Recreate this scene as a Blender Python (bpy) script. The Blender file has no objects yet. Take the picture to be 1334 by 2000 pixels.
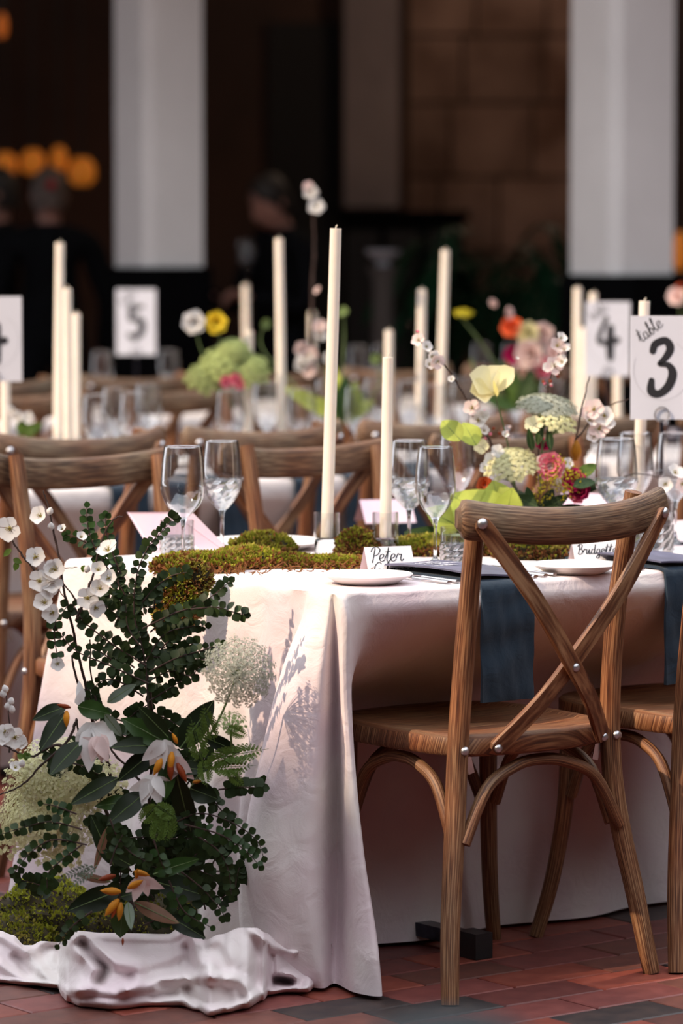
import bpy, bmesh, math, random
import numpy as np
from mathutils import Vector, Matrix, noise, Quaternion
random.seed(7); rng = np.random.default_rng(7)
R = math.radians
scene = bpy.context.scene
COL = scene.collection

# ------------------------------------------------------------------ camera, sky, sun, exposure
F, YH, HC = 7200.0, 455.0, 1.40            # focal length in px of the 1334x2000 frame, horizon row, camera height
PITCH = math.atan((1000 - YH) / F)
cam_d = bpy.data.cameras.new('camera'); cam = bpy.data.objects.new('camera', cam_d); COL.objects.link(cam)
cam.location = (0, 0, HC); cam.rotation_euler = (math.pi / 2 - PITCH, 0, 0)
cam_d.sensor_fit = 'VERTICAL'; cam_d.sensor_height = 36.0; cam_d.sensor_width = 24.0
cam_d.lens = F / 2000 * 36.0
cam_d.clip_start = 0.1; cam_d.clip_end = 200
cam_d.dof.use_dof = True; cam_d.dof.focus_distance = 6.95; cam_d.dof.aperture_fstop = 2.9; cam_d.dof.aperture_blades = 0
scene.camera = cam

world = bpy.data.worlds.new('sky'); scene.world = world; world.use_nodes = True
wn = world.node_tree.nodes; bgn = wn['Background']
bgn.inputs[0].default_value = (0.90, 0.93, 1.0, 1); bgn.inputs[1].default_value = 1.75

sun_d = bpy.data.lights.new('sun', 'SUN'); sun = bpy.data.objects.new('sun', sun_d); COL.objects.link(sun)
sun_d.energy = 3.4; sun_d.angle = R(0.6); sun_d.color = (1.0, 0.77, 0.55)
SUN_TO = Vector((-0.80, -0.40, 0.72)).normalized()          # direction towards the sun
sun.rotation_euler = SUN_TO.to_track_quat('Z', 'Y').to_euler()
sun.location = (-6, -4, 9)

vs = scene.view_settings
vs.view_transform = 'Standard'; vs.look = 'None'; vs.gamma = 1.0; vs.use_curve_mapping = False; vs.exposure = 0.5
try:
    scene.cycles.use_denoising = True; scene.cycles.caustics_reflective = False; scene.cycles.caustics_refractive = False
    scene.cycles.max_bounces = 10; scene.cycles.transparent_max_bounces = 24; scene.cycles.sample_clamp_indirect = 6.0
except Exception: pass

# ------------------------------------------------------------------ pixel helpers (a pixel gives a direction only)
_c, _s = math.cos(PITCH), math.sin(PITCH)
def ray(x, y):
    d = ((x - 667) / F, 1.0, -(y - 1000) / F)
    return Vector((d[0], d[1] * _c + d[2] * _s, -d[1] * _s + d[2] * _c))
def onz(x, y, z):
    r = ray(x, y); t = (z - HC) / r.z
    return Vector((0, 0, HC)) + r * t
def atY(x, y, Y):
    r = ray(x, y); return Vector((0, 0, HC)) + r * (Y / r.y)
def proj(P):
    x, y, z = P[0], P[1], P[2] - HC
    yy = y * _c - z * _s; zz = y * _s + z * _c
    return 667 + F * x / yy, 1000 - F * zz / yy
ZT = 0.735                                   # table height
N0 = Vector((-0.0085, 6.722, 0)); AL = R(37)
U = Vector((math.cos(AL), math.sin(AL), 0)); V = Vector((-math.sin(AL), math.cos(AL), 0))
def T(u, v, z=0.0): return N0 + U * u + V * v + Vector((0, 0, z))
def uv_of(P): d = Vector(P) - N0; return d.dot(U), d.dot(V)
def v_line(px, v):                          # u of the point of the line v=const seen in pixel column px
    k = (px - 667) / F
    return (k * (N0.y + v * V.y) - (N0.x + v * V.x)) / (U.x - k * U.y)

# ------------------------------------------------------------------ materials
MATS = {}
def mat(name, color, rough=0.6, var=0.0, scale=30.0, bump=0.0, metal=0.0, spec=0.5, color2=None, subs=0.0, stretch=None, trans=0.0, sheen=0.0, coord='Object', detail=4.0, objvar=0.0):
    if name in MATS: return MATS[name]
    m = bpy.data.materials.new(name); m.use_nodes = True
    nt = m.node_tree; b = nt.nodes['Principled BSDF']
    b.inputs['Base Color'].default_value = (*color, 1); b.inputs['Roughness'].default_value = rough
    b.inputs['Metallic'].default_value = metal; b.inputs['Specular IOR Level'].default_value = spec
    if subs: b.inputs['Subsurface Weight'].default_value = subs; b.inputs['Subsurface Radius'].default_value = (0.02, 0.012, 0.008); b.inputs['Subsurface Scale'].default_value = 0.5
    if trans: b.inputs['Transmission Weight'].default_value = trans
    if sheen: b.inputs['Sheen Weight'].default_value = sheen
    if var or color2 or bump:
        tc = nt.nodes.new('ShaderNodeTexCoord'); mp = nt.nodes.new('ShaderNodeMapping')
        nt.links.new(tc.outputs[coord], mp.inputs['Vector'])
        if stretch: mp.inputs['Scale'].default_value = stretch
        nz = nt.nodes.new('ShaderNodeTexNoise'); nz.inputs['Scale'].default_value = scale; nz.inputs['Detail'].default_value = detail
        nt.links.new(mp.outputs[0], nz.inputs['Vector'])
        cr = nt.nodes.new('ShaderNodeValToRGB')
        c2 = color2 if color2 else tuple(min(1, c * (1 + var)) for c in color)
        c1 = color if color2 else tuple(c * (1 - var) for c in color)
        cr.color_ramp.elements[0].position = 0.34; cr.color_ramp.elements[1].position = 0.66
        cr.color_ramp.elements[0].color = (*c1, 1); cr.color_ramp.elements[1].color = (*c2, 1)
        nt.links.new(nz.outputs['Fac'], cr.inputs['Fac'])
        last = cr.outputs['Color']
        if objvar:
            oi = nt.nodes.new('ShaderNodeObjectInfo'); hs = nt.nodes.new('ShaderNodeHueSaturation')
            mr = nt.nodes.new('ShaderNodeMapRange'); mr.inputs['To Min'].default_value = 1 - objvar; mr.inputs['To Max'].default_value = 1 + objvar
            nt.links.new(oi.outputs['Random'], mr.inputs['Value']); nt.links.new(mr.outputs[0], hs.inputs['Value'])
            nt.links.new(last, hs.inputs['Color']); last = hs.outputs['Color']
        nt.links.new(last, b.inputs['Base Color'])
        if bump:
            bp = nt.nodes.new('ShaderNodeBump'); bp.inputs['Strength'].default_value = bump; bp.inputs['Distance'].default_value = 0.003
            nt.links.new(nz.outputs['Fac'], bp.inputs['Height']); nt.links.new(bp.outputs[0], b.inputs['Normal'])
    MATS[name] = m; return m

def wood_mat(name, dark, mid, light, rough=0.55):
    m = bpy.data.materials.new(name); m.use_nodes = True; nt = m.node_tree; b = nt.nodes['Principled BSDF']
    tc = nt.nodes.new('ShaderNodeTexCoord'); oi = nt.nodes.new('ShaderNodeObjectInfo')
    ad = nt.nodes.new('ShaderNodeVectorMath'); ad.operation = 'ADD'
    nt.links.new(tc.outputs['UV'], ad.inputs[0]); nt.links.new(oi.outputs['Location'], ad.inputs[1])
    def nz(scale, st, det):
        mp = nt.nodes.new('ShaderNodeMapping'); mp.inputs['Scale'].default_value = st
        n = nt.nodes.new('ShaderNodeTexNoise'); n.inputs['Scale'].default_value = scale; n.inputs['Detail'].default_value = det
        nt.links.new(ad.outputs[0], mp.inputs['Vector']); nt.links.new(mp.outputs[0], n.inputs['Vector']); return n
    grain = nz(1.0, (420, 9, 1), 5); patch = nz(1.0, (10, 5, 1), 3)
    cr = nt.nodes.new('ShaderNodeValToRGB'); e = cr.color_ramp.elements
    e[0].position = 0.3; e[0].color = (*dark, 1); e[1].position = 0.62; e[1].color = (*light, 1)
    x = e.new(0.46); x.color = (*mid, 1)
    nt.links.new(grain.outputs['Fac'], cr.inputs['Fac'])
    cr2 = nt.nodes.new('ShaderNodeValToRGB'); cr2.color_ramp.elements[0].position = 0.32; cr2.color_ramp.elements[1].position = 0.68
    cr2.color_ramp.elements[0].color = (1.0, 0.62, 0.42, 1); cr2.color_ramp.elements[1].color = (1.0, 1.0, 0.98, 1)
    nt.links.new(patch.outputs['Fac'], cr2.inputs['Fac'])
    mx = nt.nodes.new('ShaderNodeMix'); mx.data_type = 'RGBA'; mx.blend_type = 'MULTIPLY'; mx.inputs['Factor'].default_value = 0.9
    nt.links.new(cr.outputs[0], mx.inputs[6]); nt.links.new(cr2.outputs[0], mx.inputs[7])
    hs = nt.nodes.new('ShaderNodeHueSaturation'); mr = nt.nodes.new('ShaderNodeMapRange')
    mr.inputs['To Min'].default_value = 0.8; mr.inputs['To Max'].default_value = 1.15
    nt.links.new(oi.outputs['Random'], mr.inputs['Value']); nt.links.new(mr.outputs[0], hs.inputs['Value'])
    nt.links.new(mx.outputs[2], hs.inputs['Color']); nt.links.new(hs.outputs[0], b.inputs['Base Color'])
    b.inputs['Roughness'].default_value = rough
    bp = nt.nodes.new('ShaderNodeBump'); bp.inputs['Strength'].default_value = 0.55; bp.inputs['Distance'].default_value = 0.0015
    nt.links.new(grain.outputs['Fac'], bp.inputs['Height']); nt.links.new(bp.outputs[0], b.inputs['Normal'])
    MATS[name] = m; return m

def thin_glass(name, tint=(0.97, 0.98, 0.99), refl=1.0):
    m = bpy.data.materials.new(name); m.use_nodes = True; nt = m.node_tree
    for n in list(nt.nodes):
        if n.type == 'BSDF_PRINCIPLED': nt.nodes.remove(n)
    out = nt.nodes['Material Output']
    tr = nt.nodes.new('ShaderNodeBsdfTransparent'); tr.inputs[0].default_value = (*tint, 1)
    gl = nt.nodes.new('ShaderNodeBsdfGlossy'); gl.inputs['Roughness'].default_value = 0.02
    lw = nt.nodes.new('ShaderNodeLayerWeight'); lw.inputs['Blend'].default_value = 0.5
    pw = nt.nodes.new('ShaderNodeMath'); pw.operation = 'POWER'; pw.inputs[1].default_value = 2.4
    mu = nt.nodes.new('ShaderNodeMath'); mu.operation = 'MULTIPLY_ADD'; mu.inputs[1].default_value = 0.85 * refl; mu.inputs[2].default_value = 0.08; mu.use_clamp = True
    mx = nt.nodes.new('ShaderNodeMixShader')
    nt.links.new(lw.outputs['Facing'], pw.inputs[0]); nt.links.new(pw.outputs[0], mu.inputs[0]); nt.links.new(mu.outputs[0], mx.inputs[0])
    nt.links.new(tr.outputs[0], mx.inputs[1]); nt.links.new(gl.outputs[0], mx.inputs[2]); nt.links.new(mx.outputs[0], out.inputs[0])
    MATS[name] = m; return m
def real_glass(name, color=(0.98, 0.99, 1.0), ior=1.45, rough=0.0):
    m = bpy.data.materials.new(name); m.use_nodes = True; nt = m.node_tree
    for n in list(nt.nodes):
        if n.type == 'BSDF_PRINCIPLED': nt.nodes.remove(n)
    g = nt.nodes.new('ShaderNodeBsdfGlass'); g.inputs['Color'].default_value = (*color, 1); g.inputs['IOR'].default_value = ior; g.inputs['Roughness'].default_value = rough
    nt.links.new(g.outputs[0], nt.nodes['Material Output'].inputs[0]); MATS[name] = m; return m
def emit(name, color, s):
    m = bpy.data.materials.new(name); m.use_nodes = True; b = m.node_tree.nodes['Principled BSDF']
    b.inputs['Base Color'].default_value = (*color, 1); b.inputs['Emission Color'].default_value = (*color, 1); b.inputs['Emission Strength'].default_value = s
    MATS[name] = m; return m
def leaf_mat(name, top, under, rough=0.4, var=0.25, transl=0.25, scale=60):
    m = bpy.data.materials.new(name); m.use_nodes = True; nt = m.node_tree; b = nt.nodes['Principled BSDF']; out = nt.nodes['Material Output']
    geo = nt.nodes.new('ShaderNodeNewGeometry'); tc = nt.nodes.new('ShaderNodeTexCoord'); n = nt.nodes.new('ShaderNodeTexNoise'); n.inputs['Scale'].default_value = scale
    nt.links.new(tc.outputs['Object'], n.inputs['Vector'])
    mx = nt.nodes.new('ShaderNodeMix'); mx.data_type = 'RGBA'; mx.inputs[6].default_value = (*top, 1); mx.inputs[7].default_value = (*under, 1)
    nt.links.new(geo.outputs['Backfacing'], mx.inputs['Factor'])
    oi = nt.nodes.new('ShaderNodeObjectInfo'); ad = nt.nodes.new('ShaderNodeMath'); ad.operation = 'ADD'
    nt.links.new(n.outputs['Fac'], ad.inputs[0]); nt.links.new(oi.outputs['Random'], ad.inputs[1])
    mr = nt.nodes.new('ShaderNodeMapRange'); mr.inputs['From Min'].default_value = 0.3; mr.inputs['From Max'].default_value = 1.7
    mr.inputs['To Min'].default_value = 1 - var; mr.inputs['To Max'].default_value = 1 + var
    nt.links.new(ad.outputs[0], mr.inputs['Value'])
    hs = nt.nodes.new('ShaderNodeHueSaturation'); nt.links.new(mr.outputs[0], hs.inputs['Value']); nt.links.new(mx.outputs[2], hs.inputs['Color'])
    nt.links.new(hs.outputs[0], b.inputs['Base Color']); b.inputs['Roughness'].default_value = rough; b.inputs['Specular IOR Level'].default_value = 0.18
    tl = nt.nodes.new('ShaderNodeBsdfTranslucent'); nt.links.new(hs.outputs[0], tl.inputs[0])
    ms = nt.nodes.new('ShaderNodeMixShader'); ms.inputs[0].default_value = transl
    nt.links.new(b.outputs[0], ms.inputs[1]); nt.links.new(tl.outputs[0], ms.inputs[2]); nt.links.new(ms.outputs[0], out.inputs[0])
    MATS[name] = m; return m
def linen_mat(name, color, color2, rough=0.85):
    m = bpy.data.materials.new(name); m.use_nodes = True; nt = m.node_tree; b = nt.nodes['Principled BSDF']
    tc = nt.nodes.new('ShaderNodeTexCoord')
    big = nt.nodes.new('ShaderNodeTexNoise'); big.inputs['Scale'].default_value = 4.5; big.inputs['Detail'].default_value = 3
    nt.links.new(tc.outputs['Object'], big.inputs['Vector'])
    cr = nt.nodes.new('ShaderNodeValToRGB'); cr.color_ramp.elements[0].position = 0.36; cr.color_ramp.elements[1].position = 0.64
    cr.color_ramp.elements[0].color = (*color, 1); cr.color_ramp.elements[1].color = (*color2, 1)
    nt.links.new(big.outputs['Fac'], cr.inputs['Fac']); nt.links.new(cr.outputs[0], b.inputs['Base Color'])
    b.inputs['Roughness'].default_value = rough; b.inputs['Sheen Weight'].default_value = 0.15; b.inputs['Specular IOR Level'].default_value = 0.2
    w = nt.nodes.new('ShaderNodeTexNoise'); w.inputs['Scale'].default_value = 420; w.inputs['Detail'].default_value = 2
    nt.links.new(tc.outputs['Object'], w.inputs['Vector'])
    w2 = nt.nodes.new('ShaderNodeTexNoise'); w2.inputs['Scale'].default_value = 16; w2.inputs['Detail'].default_value = 4; w2.inputs['Distortion'].default_value = 1.2
    nt.links.new(tc.outputs['Object'], w2.inputs['Vector'])
    b1 = nt.nodes.new('ShaderNodeBump'); b1.inputs['Strength'].default_value = 0.25; b1.inputs['Distance'].default_value = 0.001
    b2 = nt.nodes.new('ShaderNodeBump'); b2.inputs['Strength'].default_value = 0.35; b2.inputs['Distance'].default_value = 0.012
    nt.links.new(w.outputs['Fac'], b1.inputs['Height']); nt.links.new(w2.outputs['Fac'], b2.inputs['Height'])
    nt.links.new(b2.outputs[0], b1.inputs['Normal']); nt.links.new(b1.outputs[0], b.inputs['Normal'])
    MATS[name] = m; return m

wood_mat('oak', (0.028, 0.010, 0.005), (0.125, 0.050, 0.020), (0.31, 0.185, 0.098))
wood_mat('oak_grey', (0.036, 0.019, 0.010), (0.105, 0.064, 0.036), (0.24, 0.175, 0.11))
linen_mat('blush_linen', (0.70, 0.575, 0.605), (0.78, 0.725, 0.70))
linen_mat('pale_linen', (0.62, 0.56, 0.55), (0.70, 0.65, 0.63))
linen_mat('navy_linen', (0.012, 0.026, 0.045), (0.022, 0.042, 0.066))
mat('steel', (0.62, 0.62, 0.64), 0.22, metal=1.0, var=0.1, scale=40)
mat('bolt', (0.55, 0.54, 0.56), 0.35, metal=1.0, var=0.15, scale=90)
mat('wax', (0.86, 0.77, 0.66), 0.5, var=0.04, scale=12, subs=0.25)
mat('wick', (0.55, 0.5, 0.42), 0.9, var=0.2, scale=200)
mat('porcelain', (0.86, 0.83, 0.81), 0.25, var=0.02, scale=9)
mat('card_white', (0.80, 0.78, 0.80), 0.7, var=0.02, scale=20)
mat('card_blush', (0.80, 0.66, 0.68), 0.7, var=0.03, scale=20)
mat('card_lilac', (0.56, 0.42, 0.55), 0.7, color2=(0.66, 0.52, 0.58), scale=7)
mat('sign_board', (0.66, 0.67, 0.74), 0.5, var=0.02, scale=6)
mat('menu_slate', (0.10, 0.10, 0.16), 0.45, var=0.25, scale=14)
mat('ink', (0.012, 0.012, 0.016), 0.6, var=0.2, scale=200)
mat('ink_grey', (0.42, 0.42, 0.46), 0.6, var=0.1, scale=200)
mat('ink_white', (0.75, 0.75, 0.8), 0.6, var=0.05, scale=200)
mat('black_metal', (0.012, 0.012, 0.013), 0.4, var=0.2, scale=30)
mat('stand_metal', (0.035, 0.035, 0.05), 0.3, metal=0.8, var=0.2, scale=60)
thin_glass('glass'); real_glass('crystal')
def cut_crystal(name):
    m = bpy.data.materials.new(name); m.use_nodes = True; nt = m.node_tree
    for n in list(nt.nodes):
        if n.type == 'BSDF_PRINCIPLED': nt.nodes.remove(n)
    tr = nt.nodes.new('ShaderNodeBsdfTransparent'); gl = nt.nodes.new('ShaderNodeBsdfGlossy'); gl.inputs['Roughness'].default_value = 0.05
    tl = nt.nodes.new('ShaderNodeBsdfTranslucent'); tl.inputs[0].default_value = (0.9, 0.92, 0.95, 1)
    a = nt.nodes.new('ShaderNodeMixShader'); b = nt.nodes.new('ShaderNodeMixShader'); a.inputs[0].default_value = 0.42; b.inputs[0].default_value = 0.16
    nt.links.new(tr.outputs[0], a.inputs[1]); nt.links.new(gl.outputs[0], a.inputs[2]); nt.links.new(a.outputs[0], b.inputs[1]); nt.links.new(tl.outputs[0], b.inputs[2])
    nt.links.new(b.outputs[0], nt.nodes['Material Output'].inputs[0]); MATS[name] = m
cut_crystal('cut_crystal'); real_glass('water', (0.97, 0.99, 0.99), 1.33)
mat('pillar_white', (0.84, 0.82, 0.80), 0.75, var=0.05, scale=2)
mat('plinth_black', (0.002, 0.002, 0.0025), 0.9, spec=0.05, var=0.2, scale=5)

# ------------------------------------------------------------------ mesh builder
class MB:
    def __init__(s): s.v = []; s.f = []; s.uv = []; s.mi = []; s.m = 0
    def quad_grid(s, rows, uvf=None, closed=False, flip=False):
        """rows: list of equal-length lists of points"""
        b = len(s.v); nr, nc = len(rows), len(rows[0])
        for r in rows: s.v.extend([tuple(p) for p in r])
        for i in range(nr - 1):
            for j in range(nc if closed else nc - 1):
                j2 = (j + 1) % nc
                q = [b + i * nc + j, b + i * nc + j2, b + (i + 1) * nc + j2, b + (i + 1) * nc + j]
                t = [uvf(i, j), uvf(i, j + 1), uvf(i + 1, j + 1), uvf(i + 1, j)] if uvf else [(j / nc, i / nr), ((j + 1) / nc, i / nr), ((j + 1) / nc, (i + 1) / nr), (j / nc, (i + 1) / nr)]
                if flip: q = q[::-1]; t = t[::-1]
                s.f.append(q); s.uv.append(t); s.mi.append(s.m)
        return b
    def face(s, pts, uv=None):
        b = len(s.v); s.v.extend([tuple(p) for p in pts]); s.f.append(list(range(b, b + len(pts))))
        s.uv.append(uv or [(p[0], p[1]) for p in pts]); s.mi.append(s.m)
    def tube(s, path, rad, n=10, cap=True, flat=(1.0, 1.0), up=None):
        """rad: number or list; flat: scale of the section along its two axes"""
        path = [Vector(p) for p in path]; m = len(path)
        rad = [rad] * m if not hasattr(rad, '__len__') else rad
        rows = []; ln = [0.0]; prevx = None
        for i in range(m): 
            t = (path[min(i + 1, m - 1)] - path[max(i - 1, 0)])
            t = t.normalized() if t.length > 1e-9 else Vector((0, 0, 1))
            if prevx is None:
                ref = Vector(up) if up else (Vector((0, 0, 1)) if abs(t.z) < 0.9 else Vector((1, 0, 0)))
                x = (ref - t * ref.dot(t)).normalized()
            else: x = (prevx - t * prevx.dot(t)).normalized()
            prevx = x; y = t.cross(x)
            rows.append([path[i] + x * (math.cos(a) * rad[i] * flat[0]) + y * (math.sin(a) * rad[i] * flat[1]) for a in [2 * math.pi * k / n for k in range(n)]])
            if i: ln.append(ln[-1] + (path[i] - path[i - 1]).length)
        r0 = max(rad)
        b = s.quad_grid(rows, lambda i, j: (j / n * 2 * math.pi * r0, ln[i]), closed=True)
        if cap:
            for (k, rv) in ((0, True), (m - 1, False)):
                idx = [b + k * n + j for j in range(n)]
                if rv: idx = idx[::-1]
                s.f.append(idx); s.uv.append([(s.v[q][0], s.v[q][1]) for q in idx]); s.mi.append(s.m)
    def lathe(s, prof, n=24, c=(0, 0, 0), close=False):
        c = Vector(c); rows = [[c + Vector((r * math.cos(2 * math.pi * k / n), r * math.sin(2 * math.pi * k / n), z)) for k in range(n)] for r, z in prof]
        s.quad_grid(rows, closed=True)
    def box(s, a, b, M=None):
        x0, y0, z0 = a; x1, y1, z1 = b
        p = [Vector(q) for q in ((x0, y0, z0), (x1, y0, z0), (x1, y1, z0), (x0, y1, z0), (x0, y0, z1), (x1, y0, z1), (x1, y1, z1), (x0, y1, z1))]
        if M is not None: p = [M @ q for q in p]
        i = len(s.v); s.v.extend([tuple(q) for q in p])
        for q in ((3, 2, 1, 0), (4, 5, 6, 7), (0, 1, 5, 4), (1, 2, 6, 5), (2, 3, 7, 6), (3, 0, 4, 7)):
            s.f.append([i + k for k in q]); s.uv.append([(p[k].x, p[k].y + p[k].z) for k in q]); s.mi.append(s.m)
    def add(s, other, M):
        b = len(s.v); s.v.extend([tuple(M @ Vector(p)) for p in other.v])
        s.f.extend([[b + k for k in f] for f in other.f]); s.uv.extend(other.uv); s.mi.extend(other.mi)
    def mesh(s, name, mats, smooth=True, origin=None):
        me = bpy.data.meshes.new(name)
        v = s.v
        if origin is not None: v = [(p[0] - origin[0], p[1] - origin[1], p[2] - origin[2]) for p in v]
        me.from_pydata([tuple(p) for p in v], [], s.f)
        ul = me.uv_layers.new(name='UVMap')
        flat = np.array([c for t in s.uv for q in t for c in q], dtype=np.float32)
        if len(flat) == 2 * len(me.loops): ul.data.foreach_set('uv', flat)
        for m in (mats if isinstance(mats, (list, tuple)) else [mats]): me.materials.append(MATS[m])
        me.polygons.foreach_set('material_index', s.mi)
        me.polygons.foreach_set('use_smooth', [smooth] * len(me.polygons)); me.update()
        if smooth == 'auto' or smooth is True:
            try: me.set_sharp_from_angle(angle=R(50))
            except Exception: pass
        return me

def obj(name, me, parent=None, M=None, label=None, kind=None):
    o = bpy.data.objects.new(name, me); COL.objects.link(o)
    if parent is not None: o.parent = parent
    if M is not None: o.matrix_local = M
    if label: o['label'] = label
    if kind: o['kind'] = kind
    return o
def thing(name, label, cat, loc=(0, 0, 0), rotz=0.0, group=None):
    o = bpy.data.objects.new(name, None); COL.objects.link(o); o.empty_display_size = 0.05
    o.location = loc; o.rotation_euler = (0, 0, rotz); o['label'] = label; o['category'] = cat
    if group: o['group'] = group
    return o
def tag(o, label, cat, group=None):
    o['label'] = label; o['category'] = cat
    if group: o['group'] = group
    return o
def part(name, mb, mats, parent, smooth=True, label=None, kind=None, origin=True):
    og = parent.location if (origin is True and parent is not None) else None
    return obj(name, mb.mesh(name, mats, smooth, og), parent, None, label, kind)
def dup(root, loc, rotz, label=None, group=None):
    r = root.copy(); COL.objects.link(r); r.location = loc; r.rotation_euler = (0, 0, rotz)
    if label: r['label'] = label
    if group: r['group'] = group
    for ch in root.children:
        c = ch.copy(); COL.objects.link(c); c.parent = r
        for g in ch.children:
            d = g.copy(); COL.objects.link(d); d.parent = c
    return r
def struct(name, mb, mats, smooth=False, label=None):
    o = obj(name, mb.mesh(name, mats, smooth)); o['kind'] = 'structure'
    if label: o['label'] = label
    return o
def crom(pts, n=8, closed=False):
    """Catmull-Rom through points"""
    P = [Vector(p) for p in pts]; out = []; m = len(P)
    for i in range(m if closed else m - 1):
        if closed: p0, p1, p2, p3 = P[(i - 1) % m], P[i], P[(i + 1) % m], P[(i + 2) % m]
        else: p0, p1, p2, p3 = P[max(i - 1, 0)], P[i], P[i + 1], P[min(i + 2, m - 1)]
        for k in range(n):
            t = k / n
            out.append(0.5 * ((2 * p1) + (p2 - p0) * t + (2 * p0 - 5 * p1 + 4 * p2 - p3) * t * t + (3 * p1 - p0 - 3 * p2 + p3) * t ** 3))
    if not closed: out.append(P[-1].copy())
    return out
def lerp(a, b, t): return a + (b - a) * t
def frame(origin, ydir, ndir, s=1.0):
    y = Vector(ydir).normalized(); n = Vector(ndir); n = (n - y * n.dot(y))
    n = n.normalized() if n.length > 1e-6 else y.orthogonal().normalized()
    x = y.cross(n)
    M = Matrix(((x.x, y.x, n.x, origin[0]), (x.y, y.y, n.y, origin[1]), (x.z, y.z, n.z, origin[2]), (0, 0, 0, 1)))
    return M @ Matrix.Diagonal((s, s, s, 1)) if not hasattr(s, '__len__') else M @ Matrix.Diagonal((*s, 1))

# ------------------------------------------------------------------ the setting: brick floor, dark hall behind, white pillars
def floor_mat():
    m = bpy.data.materials.new('paving'); m.use_nodes = True; nt = m.node_tree; b = nt.nodes['Principled BSDF']
    tc = nt.nodes.new('ShaderNodeTexCoord'); mp = nt.nodes.new('ShaderNodeMapping'); mp.inputs['Rotation'].default_value = (0, 0, -AL)
    br = nt.nodes.new('ShaderNodeTexBrick'); br.inputs['Scale'].default_value = 1.0
    br.inputs['Brick Width'].default_value = 0.24; br.inputs['Row Height'].default_value = 0.117; br.inputs['Mortar Size'].default_value = 0.004
    br.inputs['Color1'].default_value = (0.10, 0.026, 0.018, 1); br.inputs['Color2'].default_value = (0.06, 0.02, 0.017, 1); br.inputs['Mortar'].default_value = (0.045, 0.03, 0.028, 1)
    nt.links.new(tc.outputs['Object'], mp.inputs[0]); nt.links.new(mp.outputs[0], br.inputs['Vector']); nt.links.new(br.outputs['Color'], b.inputs['Base Color'])
    b.inputs['Roughness'].default_value = 0.6; MATS['paving'] = m
floor_mat()
mb = MB(); mb.quad_grid([[(-14 + 28 * i / 4, -8 + 32 * j / 4, -0.004) for i in range(5)] for j in range(5)])
floor = struct('floor', mb, 'paving', label='red brick paving laid in running bond')
for nm, c, c2 in (('brick_red', (0.19, 0.038, 0.024), (0.27, 0.066, 0.042)), ('brick_brown', (0.105, 0.036, 0.027), (0.155, 0.053, 0.038)),
                  ('brick_plum', (0.12, 0.030, 0.026), (0.175, 0.048, 0.040)), ('brick_dark', (0.022, 0.017, 0.018), (0.055, 0.035, 0.030))):
    mat(nm, c, 0.5, color2=c2, scale=22, bump=0.25, objvar=0.22, detail=6)
BL, BW = 0.24, 0.117
def brick_mesh(m):
    b = MB(); g = 0.0022; l, w = BL / 2 - g, BW / 2 - g; e = 0.003
    lo = [(-l, -w, -0.004), (l, -w, -0.004), (l, w, -0.004), (-l, w, -0.004)]; mid = [(x, y, -e * 0.7) for x, y, _ in lo]
    top = [(x - math.copysign(e, x), y - math.copysign(e, y), 0) for x, y, _ in lo]
    b.quad_grid([lo, mid, top], closed=True); b.face(top)
    return b.mesh('brick', m, False)
bm_ = [brick_mesh(m) for m in ('brick_red', 'brick_red', 'brick_brown', 'brick_plum', 'brick_plum', 'brick_brown', 'brick_dark')]
cand = []
for j in range(-16, 40):
    for i in range(-16, 22):
        u = i * BL + (BL / 2 if j % 2 else 0.0) + 0.06; v = j * BW + 0.02
        P = T(u, v); x, y = proj(P)
        if -130 < x < 1460 and y < 2075 and P.y < 9.5 and not (u > 0.5 and v > 0.75 and v < 2.0): cand.append((P.y, u, v))
cand.sort()
for _, u, v in cand[:290]:
    me = random.choice(bm_)
    o = obj('brick', me, floor, Matrix.Translation(T(u, v, random.uniform(-0.0012, 0.0))) @ Matrix.Rotation(AL + random.uniform(-0.006, 0.006), 4, 'Z'))

# far hall: dark stone wall under an added slab that shades it
YW = 21.0
def stone_mat():
    m = bpy.data.materials.new('old_stone'); m.use_nodes = True; nt = m.node_tree; b = nt.nodes['Principled BSDF']
    tc = nt.nodes.new('ShaderNodeTexCoord'); n = nt.nodes.new('ShaderNodeTexNoise'); n.inputs['Scale'].default_value = 2.2; n.inputs['Detail'].default_value = 5
    nt.links.new(tc.outputs['Object'], n.inputs['Vector'])
    cr = nt.nodes.new('ShaderNodeValToRGB'); e = cr.color_ramp.elements; e[0].position = 0.3; e[0].color = (0.10, 0.05, 0.032, 1); e[1].position = 0.7; e[1].color = (0.36, 0.24, 0.19, 1)
    oi = nt.nodes.new('ShaderNodeObjectInfo'); hs = nt.nodes.new('ShaderNodeHueSaturation'); mr = nt.nodes.new('ShaderNodeMapRange')
    mr.inputs['To Min'].default_value = 0.6; mr.inputs['To Max'].default_value = 1.35
    nt.links.new(oi.outputs['Random'], mr.inputs[0]); nt.links.new(mr.outputs[0], hs.inputs['Value'])
    nt.links.new(n.outputs['Fac'], cr.inputs[0]); nt.links.new(cr.outputs[0], hs.inputs['Color']); nt.links.new(hs.outputs[0], b.inputs['Base Color'])
    b.inputs['Roughness'].default_value = 0.9; MATS['old_stone'] = m
stone_mat()
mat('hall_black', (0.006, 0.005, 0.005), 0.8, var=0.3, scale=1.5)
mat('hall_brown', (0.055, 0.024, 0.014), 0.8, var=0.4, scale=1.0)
mat('hall_side', (0.05, 0.04, 0.035), 0.85, var=0.2, scale=1.0)
mat('grey_pilaster', (0.24, 0.20, 0.20), 0.8, var=0.15, scale=2.0)
def slab(a, b, m, name, **k): q = MB(); q.box(a, b); return struct(name, q, m, **k)
slab((-14, YW, -0.1), (14, YW + 0.3, 6.0), 'hall_brown', 'wall_back', label='dark brown rear wall of the hall')
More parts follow.
